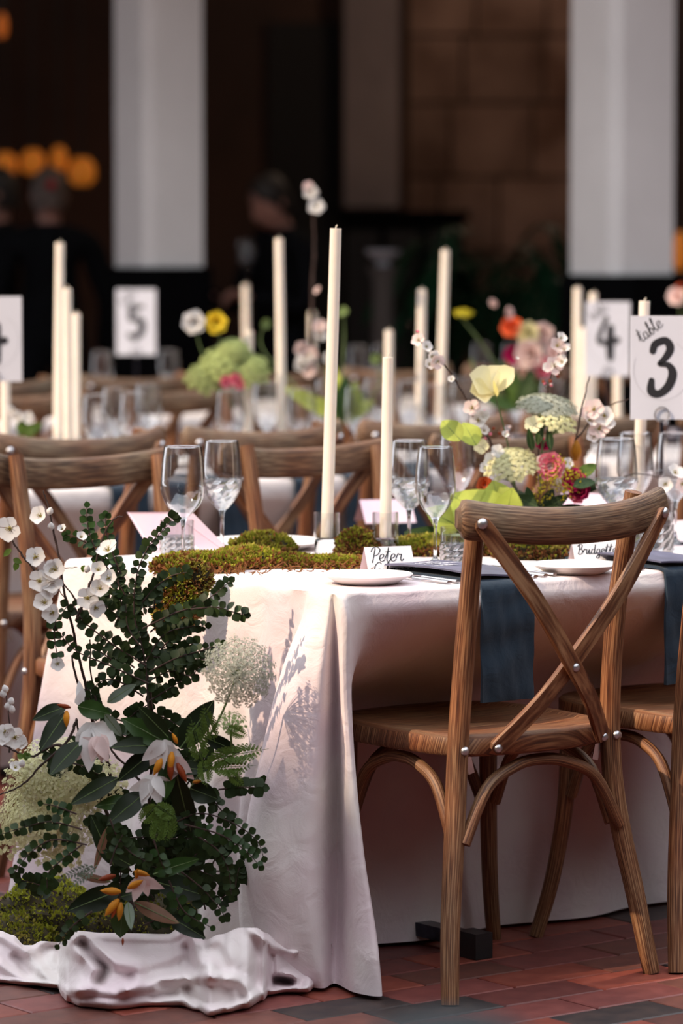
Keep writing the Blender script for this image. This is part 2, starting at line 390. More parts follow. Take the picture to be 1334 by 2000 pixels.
slab((-14, 13.4, 4.2), (14, YW + 0.3, 4.6), 'hall_black', 'ceiling', label='unseen dark slab added to shade the rear hall and pillars')  # slab out of view, added to keep rear wall and pillars in shade
q = MB(); q.box((-0.3, -14, -0.1), (0, 26, 11.06), Matrix.Translation(T(-13, 0)) @ Matrix.Rotation(AL, 4, 'Z')); struct('wall_left', q, 'hall_side', label='tall unseen side wall of the hall, shaped to shade the lower cloth')  # unseen wall; height and angle set so its shade covers the lower cloth
slab((14, -8, -0.1), (14.3, YW + 0.3, 11.25), 'hall_side', 'wall_right', label='side wall of the hall')
slab((-14, -8.3, -0.1), (14, -8, 11.25), 'hall_side', 'wall_front', label='wall of the hall behind the viewer')
wb = bpy.data.objects['wall_back']
# recesses and stone courses on the rear wall
def wpx(x, Y=YW): return (x - 667) / F * Y
def zpx(y, Y=YW): return atY(667, y, Y).z
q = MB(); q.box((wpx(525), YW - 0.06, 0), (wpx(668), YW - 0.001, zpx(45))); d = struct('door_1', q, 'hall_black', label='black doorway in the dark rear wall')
q = MB(); q.box((wpx(672), YW - 0.28, zpx(405)), (wpx(778), YW - 0.001, 3.5)); struct('trim_1', q, 'grey_pilaster', label='dim grey pilaster on the rear wall')
z = zpx(620); random.seed(11)
while z < 3.4:
    h = random.uniform(0.30, 0.48); x = wpx(800) - random.uniform(0, 0.2)
    while x < wpx(1180):
        w = random.uniform(0.3, 0.62); b = MB(); b.box((max(x, wpx(795)) + 0.008, YW - random.uniform(0.03, 0.07), z + 0.008), (min(x + w, wpx(1200)) - 0.008, YW - 0.001, z + h - 0.008))
        obj('stone', b.mesh('stone', 'old_stone', False), wb); x += w
    z += h
# white pillars on black plinths under the added slab
def pillar(name, pxl, pxr, pyb, Y, label):
    xl, xr = wpx(pxl, Y), wpx(pxr, Y); zb = zpx(pyb, Y); cx = (xl + xr) / 2; hw = (xr - xl) / 2
    t = thing(name, label, 'pillar', (cx, Y + hw, 0))
    # square shaft turned so that a chamfered corner faces the hall
    cx2 = cx - 0.02
    k = hw * 0.24
    pr = [(cx - hw, Y + hw * 0.75), (cx2 - k, Y), (cx2 + k * 0.25, Y), (cx + hw, Y + hw * 0.75), (cx + hw * 0.25, Y + hw * 1.6), (cx - hw * 0.25, Y + hw * 1.6)]
    b = MB(); b.quad_grid([[(x, y, zb) for x, y in pr], [(x, y, 4.2) for x, y in pr]], closed=True); b.face([(x, y, zb) for x, y in pr][::-1])
    part('shaft', b, 'pillar_white', t, False)
    b = MB(); e = 0.04
    pr2 = [(cx - hw - e, Y + hw * 0.75), (cx2 - k, Y - e), (cx2 + k, Y - e), (cx + hw + e, Y + hw * 0.75), (cx + hw * 0.25, Y + hw * 1.6 + e), (cx - hw * 0.25, Y + hw * 1.6 + e)]
    b.quad_grid([[(x, y, 0) for x, y in pr2], [(x, y, zb) for x, y in pr2]], closed=True); b.face([(x, y, zb) for x, y in pr2])
    part('plinth', b, 'plinth_black', t, False, label='matt black plinth')
    return t
pillar('pillar', 222, 395, 522, 16.1, 'slimmer white pillar on a black plinth beside the standing guests')
pillar('pillar', 1117, 1320, 537, 15.2, 'wider white pillar on a black plinth behind the numbered table signs')

# ------------------------------------------------------------------ cross-back chair (local x = width, +y = towards the table)
def make_chair(label, group, wood='oak'):
    t = thing('cross_back_chair', label, 'chair', (0, 0, 0), 0, group)
    ZS = 0.482
    # seat: rounded outline with slightly dished top
    def outline(k, z):
        pts = []
        ctrl = [(-0.182, -0.178), (-0.10, -0.214), (0.0, -0.222), (0.10, -0.214), (0.182, -0.178), (0.207, -0.06), (0.212, 0.07), (0.195, 0.165), (0.13, 0.222), (0, 0.236), (-0.13, 0.222), (-0.195, 0.165), (-0.212, 0.07), (-0.207, -0.06)]
        for p in crom([(a * k, b * k, z) for a, b in ctrl], 4, True): pts.append(p)
        return pts
    b = MB(); rows = [outline(0.97, ZS - 0.040), outline(1.0, ZS - 0.034), outline(1.0, ZS - 0.006), outline(0.975, ZS), outline(0.9, ZS - 0.0005), outline(0.87, ZS - 0.004), outline(0.5, ZS - 0.008), outline(0.02, ZS - 0.009)]
    b.quad_grid(rows, lambda i, j: (rows[i][j % 56].y + 0.3 * (i < 3) * rows[i][j % 56].z, rows[i][j % 56].x), closed=True)
    b.face([p for p in rows[0]][::-1])
    part('seat', b, wood, t)
    # rear legs run up into the back posts
    for s in (-1, 1):
        pth = crom([(s * 0.245, -0.238, 0.0), (s * 0.226, -0.215, 0.14), (s * 0.196, -0.190, 0.32), (s * 0.184, -0.184, 0.47), (s * 0.180, -0.200, 0.66), (s * 0.185, -0.232, 0.86), (s * 0.187, -0.243, 0.918 if s > 0 else 0.905)], 5)
        n = len(pth); b = MB(); b.tube(pth, [0.0165 + 0.0035 * math.sin(math.pi * min(1, i / n * 1.1)) for i in range(n)], 12, up=(1, 0, 0))
        part('rear_leg', b, wood, t)
    for s in (-1, 1):
        pth = crom([(s * 0.222, 0.205, 0.0), (s * 0.195, 0.185, 0.12), (s * 0.176, 0.168, 0.28), (s * 0.172, 0.165, 0.45)], 5)
        b = MB(); b.tube(pth, [lerp(0.0145, 0.0185, i / (len(pth) - 1)) for i in range(len(pth))], 12); part('front_leg', b, wood, t)
    # crest rail: bowed board with a rounded section
    pth = crom([(-0.244, -0.262, 0.888), (-0.185, -0.279, 0.880), (-0.10, -0.295, 0.871), (0, -0.302, 0.868), (0.10, -0.295, 0.871), (0.185, -0.279, 0.881), (0.244, -0.262, 0.892)], 7)
    n = len(pth); rows = []; acc = 0; lens = []
    SEC = [(0.004, -0.0345), (0.012, -0.031), (0.0165, -0.020), (0.0175, -0.004), (0.0165, 0.004), (0.0125, 0.018), (0.0065, 0.030), (0.0, 0.0345), (-0.008, 0.0335), (-0.013, 0.027), (-0.0145, 0.0), (-0.013, -0.027), (-0.008, -0.0335)]
    for i, p in enumerate(pth):
        tg = (pth[min(i + 1, n - 1)] - pth[max(i - 1, 0)]).normalized(); nrm = Vector((tg.y, -tg.x, 0)).normalized()
        e = min(i, n - 1 - i) / 2.6; k = 1.0 if e >= 1 else 0.62 + 0.38 * math.sqrt(max(0.0, 1 - (1 - e) ** 2)); kz = k * (1.0 + 0.10 * max(0, 1 - min(i, n - 1 - i) / 9))
        rows.append([p + nrm * a * k + Vector((0, 0, c * kz)) for a, c in SEC]); lens.append(acc); acc += 0.02
    b = MB(); b.quad_grid(rows, lambda i, j: (j * 0.011, lens[i]), closed=True, flip=True)
    for rw, fl in ((rows[0], True), (rows[-1], False)):
        c0 = sum(rw, Vector()) / len(rw); od = Vector((-0.006 if fl else 0.006, 0.004, 0)); r2 = [c0 + (q - c0) * 0.72 + od for q in rw]
        b.quad_grid([rw, r2] if fl else [r2, rw], closed=True); b.face(r2[::-1] if not fl else r2)
    part('crest_rail', b, wood + '_grey' if wood == 'oak' else wood, t)
    # crossed braces bolted to crest and seat
    for s in (-1, 1):
        off = 0.0 if s < 0 else 0.013
        A = Vector((s * 0.217, -0.291, 0.880)); B = Vector((-s * 0.128, -0.226, ZS - 0.022)); mid = (A + B) / 2 + Vector((0, -0.052 - (0.0 if s > 0 else 0.013), 0))
        mid = Vector((0.0, -0.279 - (0.0 if s > 0 else 0.014), 0.606))
        pth = crom([A, A.lerp(mid, 0.5) + Vector((0, -0.016, 0)), mid, mid.lerp(B, 0.5) + Vector((0, -0.010, 0)), B], 5)
        rows = []; n = len(pth); lens = []; acc = 0
        for i, p in enumerate(pth):
            tg = (pth[min(i + 1, n - 1)] - pth[max(i - 1, 0)]).normalized(); nn = Vector((0.0, -1, 0)); nn = (nn - tg * nn.dot(tg)).normalized(); side = tg.cross(nn)
            if i < n // 4: nn = (nn + Vector((s * 0.55 * (1 - i / (n / 4)), 0, 0))).normalized(); side = tg.cross(nn).normalized()
            k = 0.93 if i in (0, n - 1) else 1.0
            w, h = 0.0165 * k, 0.0062
            rows.append([p + side * w * 0.9 + nn * h, p + side * w + nn * h * 0.5, p + side * w - nn * h * 0.5, p + side * w * 0.9 - nn * h, p - side * w * 0.9 - nn * h, p - side * w - nn * h * 0.5, p - side * w + nn * h * 0.5, p - side * w * 0.9 + nn * h])
            lens.append(acc); acc += 0.03
        ext0 = pth[0] + (pth[0] - pth[1]).normalized() * 0.011; ext1 = pth[-1] + (pth[-1] - pth[-2]).normalized() * 0.011
        b = MB(); b.quad_grid(rows, lambda i, j: (j * 0.006, lens[i]), closed=True)
        for ends, ex, fl in ((rows[0], pth[0], True), (rows[-1], pth[-1], False)):
            r2 = [ex + (q - ex) * 1.0 + ((pth[0] - pth[1]).normalized() if fl else (pth[-1] - pth[-2]).normalized()) * 0.008 + (ex - q) * 0.45 for q in ends]
            b.quad_grid([ends, r2] if not fl else [r2, ends], closed=True); b.face(r2 if not fl else r2[::-1])
        br = part('cross_brace', b, wood, t)
        for p, dirv in ((A, Vector((s * 0.45, -1, 0)).normalized()), (B, Vector((0, -1, 0))), (mid, Vector((0, -1, 0)))):
            if p is mid and s > 0: continue
            bo = MB(); Mx = Matrix.Translation(p + dirv * 0.006) @ dirv.to_track_quat('Z', 'Y').to_matrix().to_4x4()
            kb = 1.2 if p is A else 1.0; l = MB(); l.lathe([(0.0085 * kb, -0.002), (0.0085 * kb, 0.001), (0.0062 * kb, 0.0045), (0.0025, 0.0058), (0.0002, 0.006)], 12); bo.add(l, Mx)
            obj('bolt', bo.mesh('bolt', 'bolt'), br)
    # bentwood arches below the seat
    def arch(p, q, top, r=0.0115):
        pth = crom([p, p.lerp(top, 0.30) + Vector((0, 0, 0.055)), p.lerp(top, 0.68) + Vector((0, 0, 0.037)), top, q.lerp(top, 0.68) + Vector((0, 0, 0.037)), q.lerp(top, 0.30) + Vector((0, 0, 0.055)), q], 5)
        b = MB(); b.tube(pth, r, 10); part('leg_arch', b, wood, t)
    V3 = Vector
    arch(V3((-0.188, -0.208, 0.285)), V3((0.188, -0.208, 0.285)), V3((0, -0.19, 0.424)))
    arch(V3((-0.160, 0.168, 0.285)), V3((0.160, 0.168, 0.285)), V3((0, 0.175, 0.424)))
    for s in (-1, 1): arch(V3((s * 0.192, -0.178, 0.285)), V3((s * 0.178, 0.150, 0.285)), V3((s * 0.178, -0.01, 0.424)))
    for s in (-1, 1):
        for pos, dirv in ((V3((s * 0.184, -0.204, ZS - 0.026)), V3((s * 0.2, -1, 0)).normalized()), (V3((s * 0.203, -0.186, ZS - 0.030)), V3((s, -0.2, 0)).normalized())):
            if dirv.y > -0.5 and s < 0: continue
            bo = MB(); Mx = Matrix.Translation(pos) @ dirv.to_track_quat('Z', 'Y').to_matrix().to_4x4()
            l = MB(); l.lathe([(0.0085, -0.002), (0.0085, 0.001), (0.0062, 0.0045), (0.0025, 0.0058), (0.0002, 0.006)], 12); bo.add(l, Mx)
            obj('bolt', bo.mesh('bolt', 'bolt'), t)
        b = MB(); b.box((-0.007, -0.0012, -0.042), (0.007, 0.0012, 0.01), Matrix.Translation((s * 0.160, -0.180, ZS - 0.032)) @ Matrix.Rotation(s * 0.25, 4, 'Y'))
        part('bracket', b, 'steel', t, False, label='pale metal corner bracket')
    return t
CH0 = make_chair('weathered oak cross-back chair drawn up at the corner of the front table', 'cross-back chairs at the banquet tables')
def chair_at(u, v, rz=0.0, label=None, first=False):
    if first: CH0.location = T(u, v); CH0.rotation_euler = (0, 0, AL + rz); return CH0
    return dup(CH0, T(u, v), AL + rz, label, 'cross-back chairs at the banquet tables')
chair_at(0.346, 0.030, 0.0, first=True)
chair_at(0.873, 0.000, 0.0, 'oak cross-back chair side by side with the chair at the table corner')
FV = 1.20
for x, lb in ((172, 'oak cross-back chair across the front table, behind the white blossom'),
              (612, 'oak cross-back chair across the front table, behind the two candles'),
              (1010, 'oak cross-back chair across the front table, hidden behind the table flowers')):
    chair_at(v_line(x, FV + 0.24), FV, math.pi, lb)
for u, lb in ((0.84, 'second-row oak chair back nearest the sign by the candle cluster'), (1.39, 'second-row oak chair back above the crystal wine glass and lilac card'), (1.94, 'second-row oak chair back crossed by the tallest candle'),
              (2.5, 'second-row oak chair back hidden behind the table flowers'), (3.05, 'second-row oak chair back below the sign with the three')): chair_at(u, 2.42, 0.0, lb)
for x in (60, 360, 690, 950): chair_at(v_line(x, 4.05), 3.85, math.pi, 'oak cross-back chair on the far side of the second table')
for k in range(6): chair_at(v_line(-20, 5.2) + 0.56 * k, 5.4, 0.0, 'oak cross-back chair in the farthest row, at the third table')

# ------------------------------------------------------------------ main table and its cloth
W, LU = 0.93, 2.55
def folding_table(u0, u1, v0, v1, label):
    c = T((u0 + u1) / 2, (v0 + v1) / 2); t = thing('folding_table', label, 'table', c, AL, 'folding banquet tables')
    hu, hv = (u1 - u0) / 2, (v1 - v0) / 2
    b = MB(); b.box((-hu + 0.012, -hv + 0.012, ZT - 0.045), (hu - 0.012, hv - 0.012, ZT - 0.008)); obj('tabletop', b.mesh('tabletop', 'oak', False), t)
    for s in (-1, 1):
        x = s * (hu - 0.42); b = MB(); 
        for y in (-hv + 0.36, hv - 0.36): b.tube([(x, y, 0.04), (x, y, ZT - 0.05)], 0.014, 8)
        b.box((x - 0.018, -hv + 0.13, 0.018), (x + 0.018, hv - 0.13, 0.045)); lg = obj('leg_frame', b.mesh('leg_frame', 'stand_metal', False), t)
        for sy in (-1, 1):
            b = MB(); b.box((x - 0.021, sy * (hv - 0.115) - 0.03, 0.0), (x + 0.021, sy * (hv - 0.115) + 0.03, 0.05)); obj('foot_cap', b.mesh('foot_cap', 'black_metal', False), lg)
    return t
folding_table(0.0, LU, 0.0, W, 'folding banquet table under the front blush cloth, black foot cap showing under the hem')

def interp_rings(levels, nrows):
    """levels: list of (z, [(u,v)...]) from the top down, same count; returns rows of smooth rings"""
    zs = [l[0] for l in levels]; m = len(levels[0][1]); rows = []
    cols = []
    for k in range(m): cols.append([Vector((levels[i][1][k][0], levels[i][1][k][1], zs[i])) for i in range(len(levels))])
    dense = [crom(c, nrows) for c in cols]
    for i in range(len(dense[0])): rows.append([dense[k][i] for k in range(m)])
    return rows
def ring_levels():
    out = []
    def L(z, far, Lc, sh, f1, f2, inw):
        """displacements at this level"""
        p = []
        for u in (2.55, 2.1, 1.7, 1.3, 0.95, 0.6, 0.3): p.append((u, W + far + 0.3 * far * math.sin(u * 9)))
        p += [(0.12 - 0.2 * Lc, W + 0.25 * Lc + far * .5), (0.03 - 0.5 * Lc, W + 0.45 * Lc), (-0.95 * Lc, W + 0.25 * Lc - 0.01), (-0.70 * Lc - 0.001, W - 0.06)]
        s = f1
        for i, v in enumerate((0.80, 0.73, 0.65, 0.57, 0.48, 0.40, 0.32 + 0.02 * s, 0.25 + 0.04 * s, 0.19 + 0.055 * s)):
            p.append((-sh * (0.55 + 0.45 * math.cos(i * 2.1 + 0.6)) - 0.001, v))
        # two folds thrown out at the corner, with a groove between them
        p += [(-0.004, 0.135 + 0.062 * s), (-0.008 * s, 0.100 + 0.050 * s), (-0.038 * s, 0.085 + 0.078 * s), (-0.062 * s, 0.064 + 0.064 * s), (-0.068 * s, 0.045 + 0.032 * s), (-0.052 * s, 0.030 + 0.010 * s), (-0.026 * s, 0.021 - 0.004 * s), (0.005 + 0.040 * s, 0.016 + 0.046 * s), (0.004 + 0.006 * s, 0.004 - 0.45 * f2), (0.010 + 0.05 * f2, -0.95 * f2), (0.018 + 0.15 * f2, -0.95 * f2), (0.028 + 0.35 * f2, -0.35 * f2 + 0.02 * inw), (0.055 + 0.30 * f2, 0.25 * inw), (0.10 + 0.2 * f2, 0.75 * inw)]
        for i, u in enumerate((0.20, 0.30, 0.40, 0.52, 0.62, 0.74, 0.86, 1.0, 1.15, 1.35, 1.6, 1.9, 2.2, 2.55)):
            p.append((u, inw * (1.0 + 0.07 * math.sin(i * 1.9)) ))
        out.append((z, p))
    L(ZT + 0.004, -0.010, -0.010, -0.010, -0.05, -0.010, 0.012)
    L(ZT - 0.006, 0.0, 0.0, 0.0, 0.02, 0.002, 0.001)
    L(ZT - 0.045, 0.002, 0.008, 0.004, 0.16, 0.014, 0.000)
    L(0.60, 0.012, 0.028, 0.012, 0.62, 0.012, 0.085)
    L(0.47, 0.022, 0.055, 0.022, 1.02, 0.020, 0.284)
    L(0.26, 0.035, 0.090, 0.040, 1.50, 0.052, 0.292)
    L(0.10, 0.045, 0.120, 0.055, 1.25, 0.088, 0.292)
    L(0.008, 0.05, 0.135, 0.065, 0.55, 0.100, 0.286)
    return out
def smooth_ring(r, n): return crom(r, n)
def drape(levels, wr=0.004, nr=6, nc=6, top=True):
    rows = [smooth_ring(r, nc) for r in interp_rings(levels, nr)]
    m = len(rows[0]); b = MB(); R2 = []
    for i, r in enumerate(rows):
        rr = []
        for j, p in enumerate(r):
            P = T(p.x, p.y, p.z); k = min(1, max(0, (ZT - 0.05 - p.z) / 0.2))
            d = noise.noise(P * 7.0) * wr * 1.4 + noise.noise(P * 19.0 + Vector((3, 1, 7))) * wr * 0.7
            rr.append(P + (V * -0.7 - U * 0.7) * d * k)
        R2.append(rr)
    b.quad_grid(R2)
    return b, R2
b, rows = drape(ring_levels())
# flat top with the cloth edge rolled over the board
topring = rows[0]; b.face(topring[::-1])
CLOTH = part('tablecloth', b, 'blush_linen', None)
tag(CLOTH, 'blush linen cloth draped over the front banquet table, folds spilling at the corner', 'tablecloth')

# cloth gathered on the floor in front of the table end
def poly1(pts, x):
    for (a, b), (c, d) in zip(pts, pts[1:]):
        if x <= c: t = max(0, (x - a) / (c - a)); t = t * t * (3 - 2 * t); return b + (d - b) * t
    return pts[-1][1]
def puddle():
    top = [(-260, 1850), (-100, 1835), (0, 1818), (25, 1826), (48, 1846), (62, 1846), (80, 1838), (115, 1840), (131, 1836), (141, 1822), (152, 1818), (200, 1822), (330, 1824), (345, 1815), (360, 1808), (372, 1815), (385, 1830), (400, 1836), (430, 1825), (470, 1812), (500, 1812), (520, 1822), (540, 1835), (560, 1830), (585, 1845), (605, 1840), (625, 1828), (650, 1830), (685, 1836), (692, 1850), (700, 1868), (720, 1882), (748, 1892)]
    bot = [(-260, 1905), (-100, 1915), (0, 1921), (60, 1926), (113, 1932), (121, 1948), (130, 1958), (160, 1968), (220, 1973), (300, 1966), (350, 1966), (385, 1975), (410, 1986), (440, 1980), (480, 1972), (514, 1956), (524, 1945), (560, 1940), (600, 1940), (620, 1927), (650, 1925), (690, 1929), (725, 1921), (748, 1904)]
    # folds: drawn lines on the front of the heap, half-width in px, depth in metres (+ towards the viewer, - into the heap)
    folds = [([(135, 1826), (148, 1851), (176, 1870), (183, 1895), (176, 1918), (151, 1929)], 22, .030), ([(160, 1842), (192, 1876), (206, 1893), (193, 1912)], 15, -.060), ([(140, 1824), (176, 1845), (220, 1877), (270, 1889), (267, 1914), (245, 1930)], 17, .024), ([(150, 1822), (240, 1828), (330, 1828), (362, 1812)], 12, .014),
             ([(365, 1852), (376, 1886), (372, 1902)], 13, -.022), ([(368, 1810), (387, 1839), (390, 1877), (408, 1893)], 16, .026), ([(252, 1931), (302, 1912), (346, 1911), (378, 1905), (420, 1909)], 15, .024), ([(368, 1930), (380, 1962)], 14, -.026), ([(124, 1938), (176, 1936), (252, 1938), (300, 1930)], 15, .022), ([(255, 1915), (330, 1892), (360, 1880)], 16, -.014),
             ([(0, 1883), (41, 1911), (94, 1927)], 12, .018), ([(47, 1846), (72, 1877), (85, 1902), (116, 1927)], 15, .026), ([(-40, 1822), (0, 1826), (31, 1845), (46, 1858)], 14, .022), ([(78, 1872), (104, 1850), (120, 1870)], 18, -.028), ([(30, 1870), (55, 1900)], 12, -.020), ([(-120, 1850), (-60, 1880), (-20, 1910)], 20, .02),
             ([(499, 1812), (520, 1845), (523, 1875), (520, 1926), (490, 1962)], 18, .030), ([(400, 1911), (445, 1911), (475, 1921), (490, 1960), (420, 1982)], 15, .022), ([(420, 1860), (440, 1890)], 20, -.016), ([(445, 1935), (450, 1960)], 12, -.014), ([(502, 1816), (535, 1845), (571, 1860)], 12, .018), ([(577, 1862), (610, 1836), (649, 1841), (658, 1850)], 13, .024), ([(661, 1846), (646, 1875), (628, 1905), (595, 1934)], 15, .026),
             ([(685, 1841), (691, 1857), (667, 1884), (661, 1917)], 12, .020), ([(748, 1880), (730, 1905), (685, 1925), (658, 1916)], 13, .024), ([(541, 1914), (568, 1917)], 11, -.055), ([(690, 1870), (704, 1900)], 12, -.030), ([(530, 1865), (532, 1925)], 9, -.035), ([(556, 1902), (577, 1911), (568, 1933), (529, 1940)], 9, .022), ([(640, 1905), (650, 1870)], 8, -.018), ([(585, 1872), (600, 1895)], 10, -.022), ([(300, 1950), (340, 1940)], 10, -.012), ([(190, 1955), (230, 1950)], 12, .008)]
    xs = np.arange(-260, 652, 3.0); NT = 52; ts = np.linspace(0, 1, NT + 1)
    YT = np.array([poly1(top, x) for x in xs]); YB_ = np.array([poly1(bot, x) for x in xs])
    GX = np.repeat(xs[None, :], NT + 1, 0); GY = YB_[None, :] + (YT - YB_)[None, :] * ts[:, None]; Dp = np.zeros_like(GX)
    for pl, w, a in folds:
        A_ = np.array([(q.x, q.y) for q in crom([(x, y, 0) for x, y in pl], 16)]); r = np.full(GX.shape, 1e9)
        for ax, ay in A_: r = np.minimum(r, (GX - ax) ** 2 + (GY - ay) ** 2)
        r = np.clip(np.sqrt(r) / (w * 1.2), 0, 1); Dp += a * (1 - r * r) ** 2
    for _ in range(2):
        Q = np.pad(Dp, 1, mode='edge'); Dp = (Q[:-2, 1:-1] + Q[2:, 1:-1] + Q[1:-1, :-2] + Q[1:-1, 2:] + 2 * Dp) / 6
    Dp *= 1.25
    rows = [[] for _ in range(NT + 1)]; back = [[], [], []]
    for c, x in enumerate(xs):
        By = onz(x, YB_[c], 0.0).y; dk = 0.125 if x < 400 else (0.125 - 0.085 * min(1, (x - 400) / 120))
        for i in range(NT + 1):
            t = ts[i]; y = GY[i, c]; ends = min(1.0, 6 * t) * min(1.0, 7 * (1 - t) + 0.25)
            curl = -0.018 * math.sin(min(1, t / 0.16) * math.pi) if t < 0.16 else 0.0
            P = atY(x, y, By + dk * (t ** 1.5) + curl - Dp[i, c] * ends + 0.006 * noise.noise(Vector((x * .02, y * .02, 3))) * ends)
            if i == 0: P.z = 0.002
            rows[i].append(P)
        e = rows[NT][-1]
        for k, (dy, kz) in enumerate(((0.03, 0.86), (0.07, 0.4), (0.11, 0.03))): back[k].append(Vector((e.x * (1 + dy / e.y), e.y + dy, max(0.003, e.z * kz))))
    b = MB(); b.quad_grid(rows + back); return b
pud = puddle(); part('gathered_hem', pud, 'blush_linen', CLOTH, label='rumpled hem of the cloth pooled on the bricks', origin=None)

# second and third tables behind, with their cloths
def plain_cloth(u0, u1, v0, v1, mname, label, drop=0.03, inw=0.03):
    pts = []
    for (a, c) in ((u0, v1), (u0, v0), (u1, v0), (u1, v1)): pts.append((a, c))
    b = MB(); rows = []
    for z, o in ((ZT + 0.004, -0.012), (ZT - 0.006, 0.0), (ZT - 0.05, 0.003), (0.6, 0.0), (0.35, 0.01), (drop, 0.02)):
        ring = []
        for k in range(4):
            a, c = pts[k], pts[(k + 1) % 4]; du, dv = c[0] - a[0], c[1] - a[1]; l = math.hypot(du, dv); nu, nv = dv / l, -du / l
            if k == 0: nu, nv = -1, 0
            if k == 1: nu, nv = 0, -1
            if k == 2: nu, nv = 1, 0
            if k == 3: nu, nv = 0, 1
            m = 48
            for i in range(m):
                t = i / m; w = 0.012 * math.sin(t * l * 22 + k) * max(0, (ZT - 0.05 - z)) * 2
                corner = (1 - min(1, min(t, 1 - t) * l / 0.06)) * max(0, ZT - 0.05 - z) * 0.12
                off = o + w + corner - (inw * 2.2 if k == 1 and z < 0.62 else 0)
                ring.append(T(a[0] + du * t + nu * off, a[1] + dv * t + nv * off, z))
        rows.append(ring)
    b.quad_grid(rows, closed=True, flip=True); b.face(rows[0])
    return tag(part('tablecloth', b, mname, None), label, 'tablecloth')
ROW2, ROW3 = 2.62, 5.60
folding_table(0.55, 2.95, ROW2, ROW2 + 0.9, 'folding table beneath the pale cloth of the second row')
plain_cloth(0.55, 2.95, ROW2, ROW2 + 0.9, 'pale_linen', 'pale linen cloth on the table of the second row, navy napkins hanging over it')
folding_table(3.0, 5.4, ROW2, ROW2 + 0.9, 'folding table continuing the second row beyond the small sign with the four')
plain_cloth(3.0, 5.4, ROW2, ROW2 + 0.9, 'pale_linen', 'pale linen cloth on the further second-row table, under the sign with the four')
folding_table(1.6, 5.2, ROW3, ROW3 + 0.9, 'folding table of the third row, beneath a pale cloth')
plain_cloth(1.6, 5.2, ROW3, ROW3 + 0.9, 'pale_linen', 'pale linen cloth on the third-row table with the sign five')

# ------------------------------------------------------------------ lettering strokes
GL = {
 'P': [[(.12, -.05), (.2, .4), (.28, .98)], [(.0, .72), (.12, .98), (.42, 1.05), (.62, .85), (.5, .55), (.24, .42)]],
 'e': [[(0, .22), (.22, .28), (.34, .42), (.26, .54), (.1, .46), (.06, .2), (.2, .02), (.44, .16)]],
 't': [[(.0, .2), (.2, .7), (.24, 1.0), (.2, .5), (.16, .12), (.28, .02), (.44, .18)], [(.0, .68), (.42, .74)]],
 'r': [[(0, .2), (.12, .5), (.18, .54), (.26, .46), (.38, .5), (.34, .22), (.40, .04), (.56, .18)]],
 'G': [[(.6, .9), (.35, 1.05), (.08, .75), (.08, .35), (.3, .1), (.52, .3), (.5, .5), (.36, .46), (.55, .1), (.5, -.3)]],
 'i': [[(0, .2), (.14, .5), (.12, .1), (.2, .02), (.34, .2)], [(.18, .74), (.2, .78)]],
 'l': [[(0, .2), (.2, .75), (.24, 1.05), (.14, .9), (.12, .15), (.22, .02), (.36, .2)]],
 'm': [[(0, .2), (.1, .52), (.1, .02), (.14, .4), (.24, .52), (.27, .02), (.32, .42), (.42, .52), (.46, .08), (.6, .16)]],
 'o': [[(.3, .5), (.1, .48), (.05, .2), (.18, .02), (.34, .2), (.3, .48), (.5, .42)]],
 'B': [[(.16, 0), (.22, .5), (.26, 1.0)], [(.04, .8), (.25, 1.05), (.5, .95), (.44, .62), (.24, .54), (.52, .46), (.56, .18), (.34, 0), (.1, .08)]],
 'd': [[(.32, .48), (.12, .5), (.05, .2), (.16, .02), (.32, .2), (.42, 1.0), (.36, .14), (.46, .02), (.58, .2)]],
 'g': [[(.32, .48), (.12, .5), (.05, .2), (.16, .04), (.32, .22), (.34, .5), (.3, -.3), (.12, -.42), (.06, -.24), (.5, .2)]],
 'a': [[(.32, .48), (.12, .5), (.05, .2), (.16, .02), (.32, .2), (.34, .5), (.34, .12), (.42, .02), (.54, .2)]],
 'b': [[(0, .2), (.2, .8), (.2, 1.05), (.12, .8), (.1, .1), (.24, .02), (.34, .24), (.24, .5), (.12, .34)]],
}
ADV = {'P': .56, 'e': .40, 't': .38, 'r': .5, 'G': .62, 'i': .30, 'l': .32, 'm': .58, 'o': .44, 'B': .62, 'd': .54, 'g': .46, 'a': .50, 'b': .40}
def ribbon(b, pts, w, M, z=0.0006):
    """flat pen stroke; w = number or list"""
    P = [Vector((p[0], p[1], 0)) for p in pts]; n = len(P); L = []; Rr = []
    for i, p in enumerate(P):
        t = P[min(i + 1, n - 1)] - P[max(i - 1, 0)]; t = t.normalized() if t.length > 1e-9 else Vector((1, 0, 0)); s = Vector((-t.y, t.x, 0))
        ww = w[i] if hasattr(w, '__len__') else w * (0.55 + 0.75 * abs(t.y))
        L.append(M @ (p + s * ww / 2 + Vector((0, 0, z)))); Rr.append(M @ (p - s * ww / 2 + Vector((0, 0, z))))
    b.quad_grid([L, Rr])
def write(b, text, M, size, pen, x0=0.0, y0=0.0, slant=0.18, arc=None):
    x = x0
    for ch in text:
        for st in GL.get(ch, []):
            pts = crom([(p[0], p[1], 0) for p in st], 5)
            q = [(x + (p.x + slant * p.y) * size, y0 + p.y * size) for p in pts]
            if arc:
                cx, cy, rad, a0 = arc; q = [(cx + (rad + yy - y0) * math.sin(a0 + (xx - x0) / rad), cy + (rad + yy - y0) * math.cos(a0 + (xx - x0) / rad)) for xx, yy in q]
            ribbon(b, q, pen, M)
        x += ADV.get(ch, .4) * size
    return x
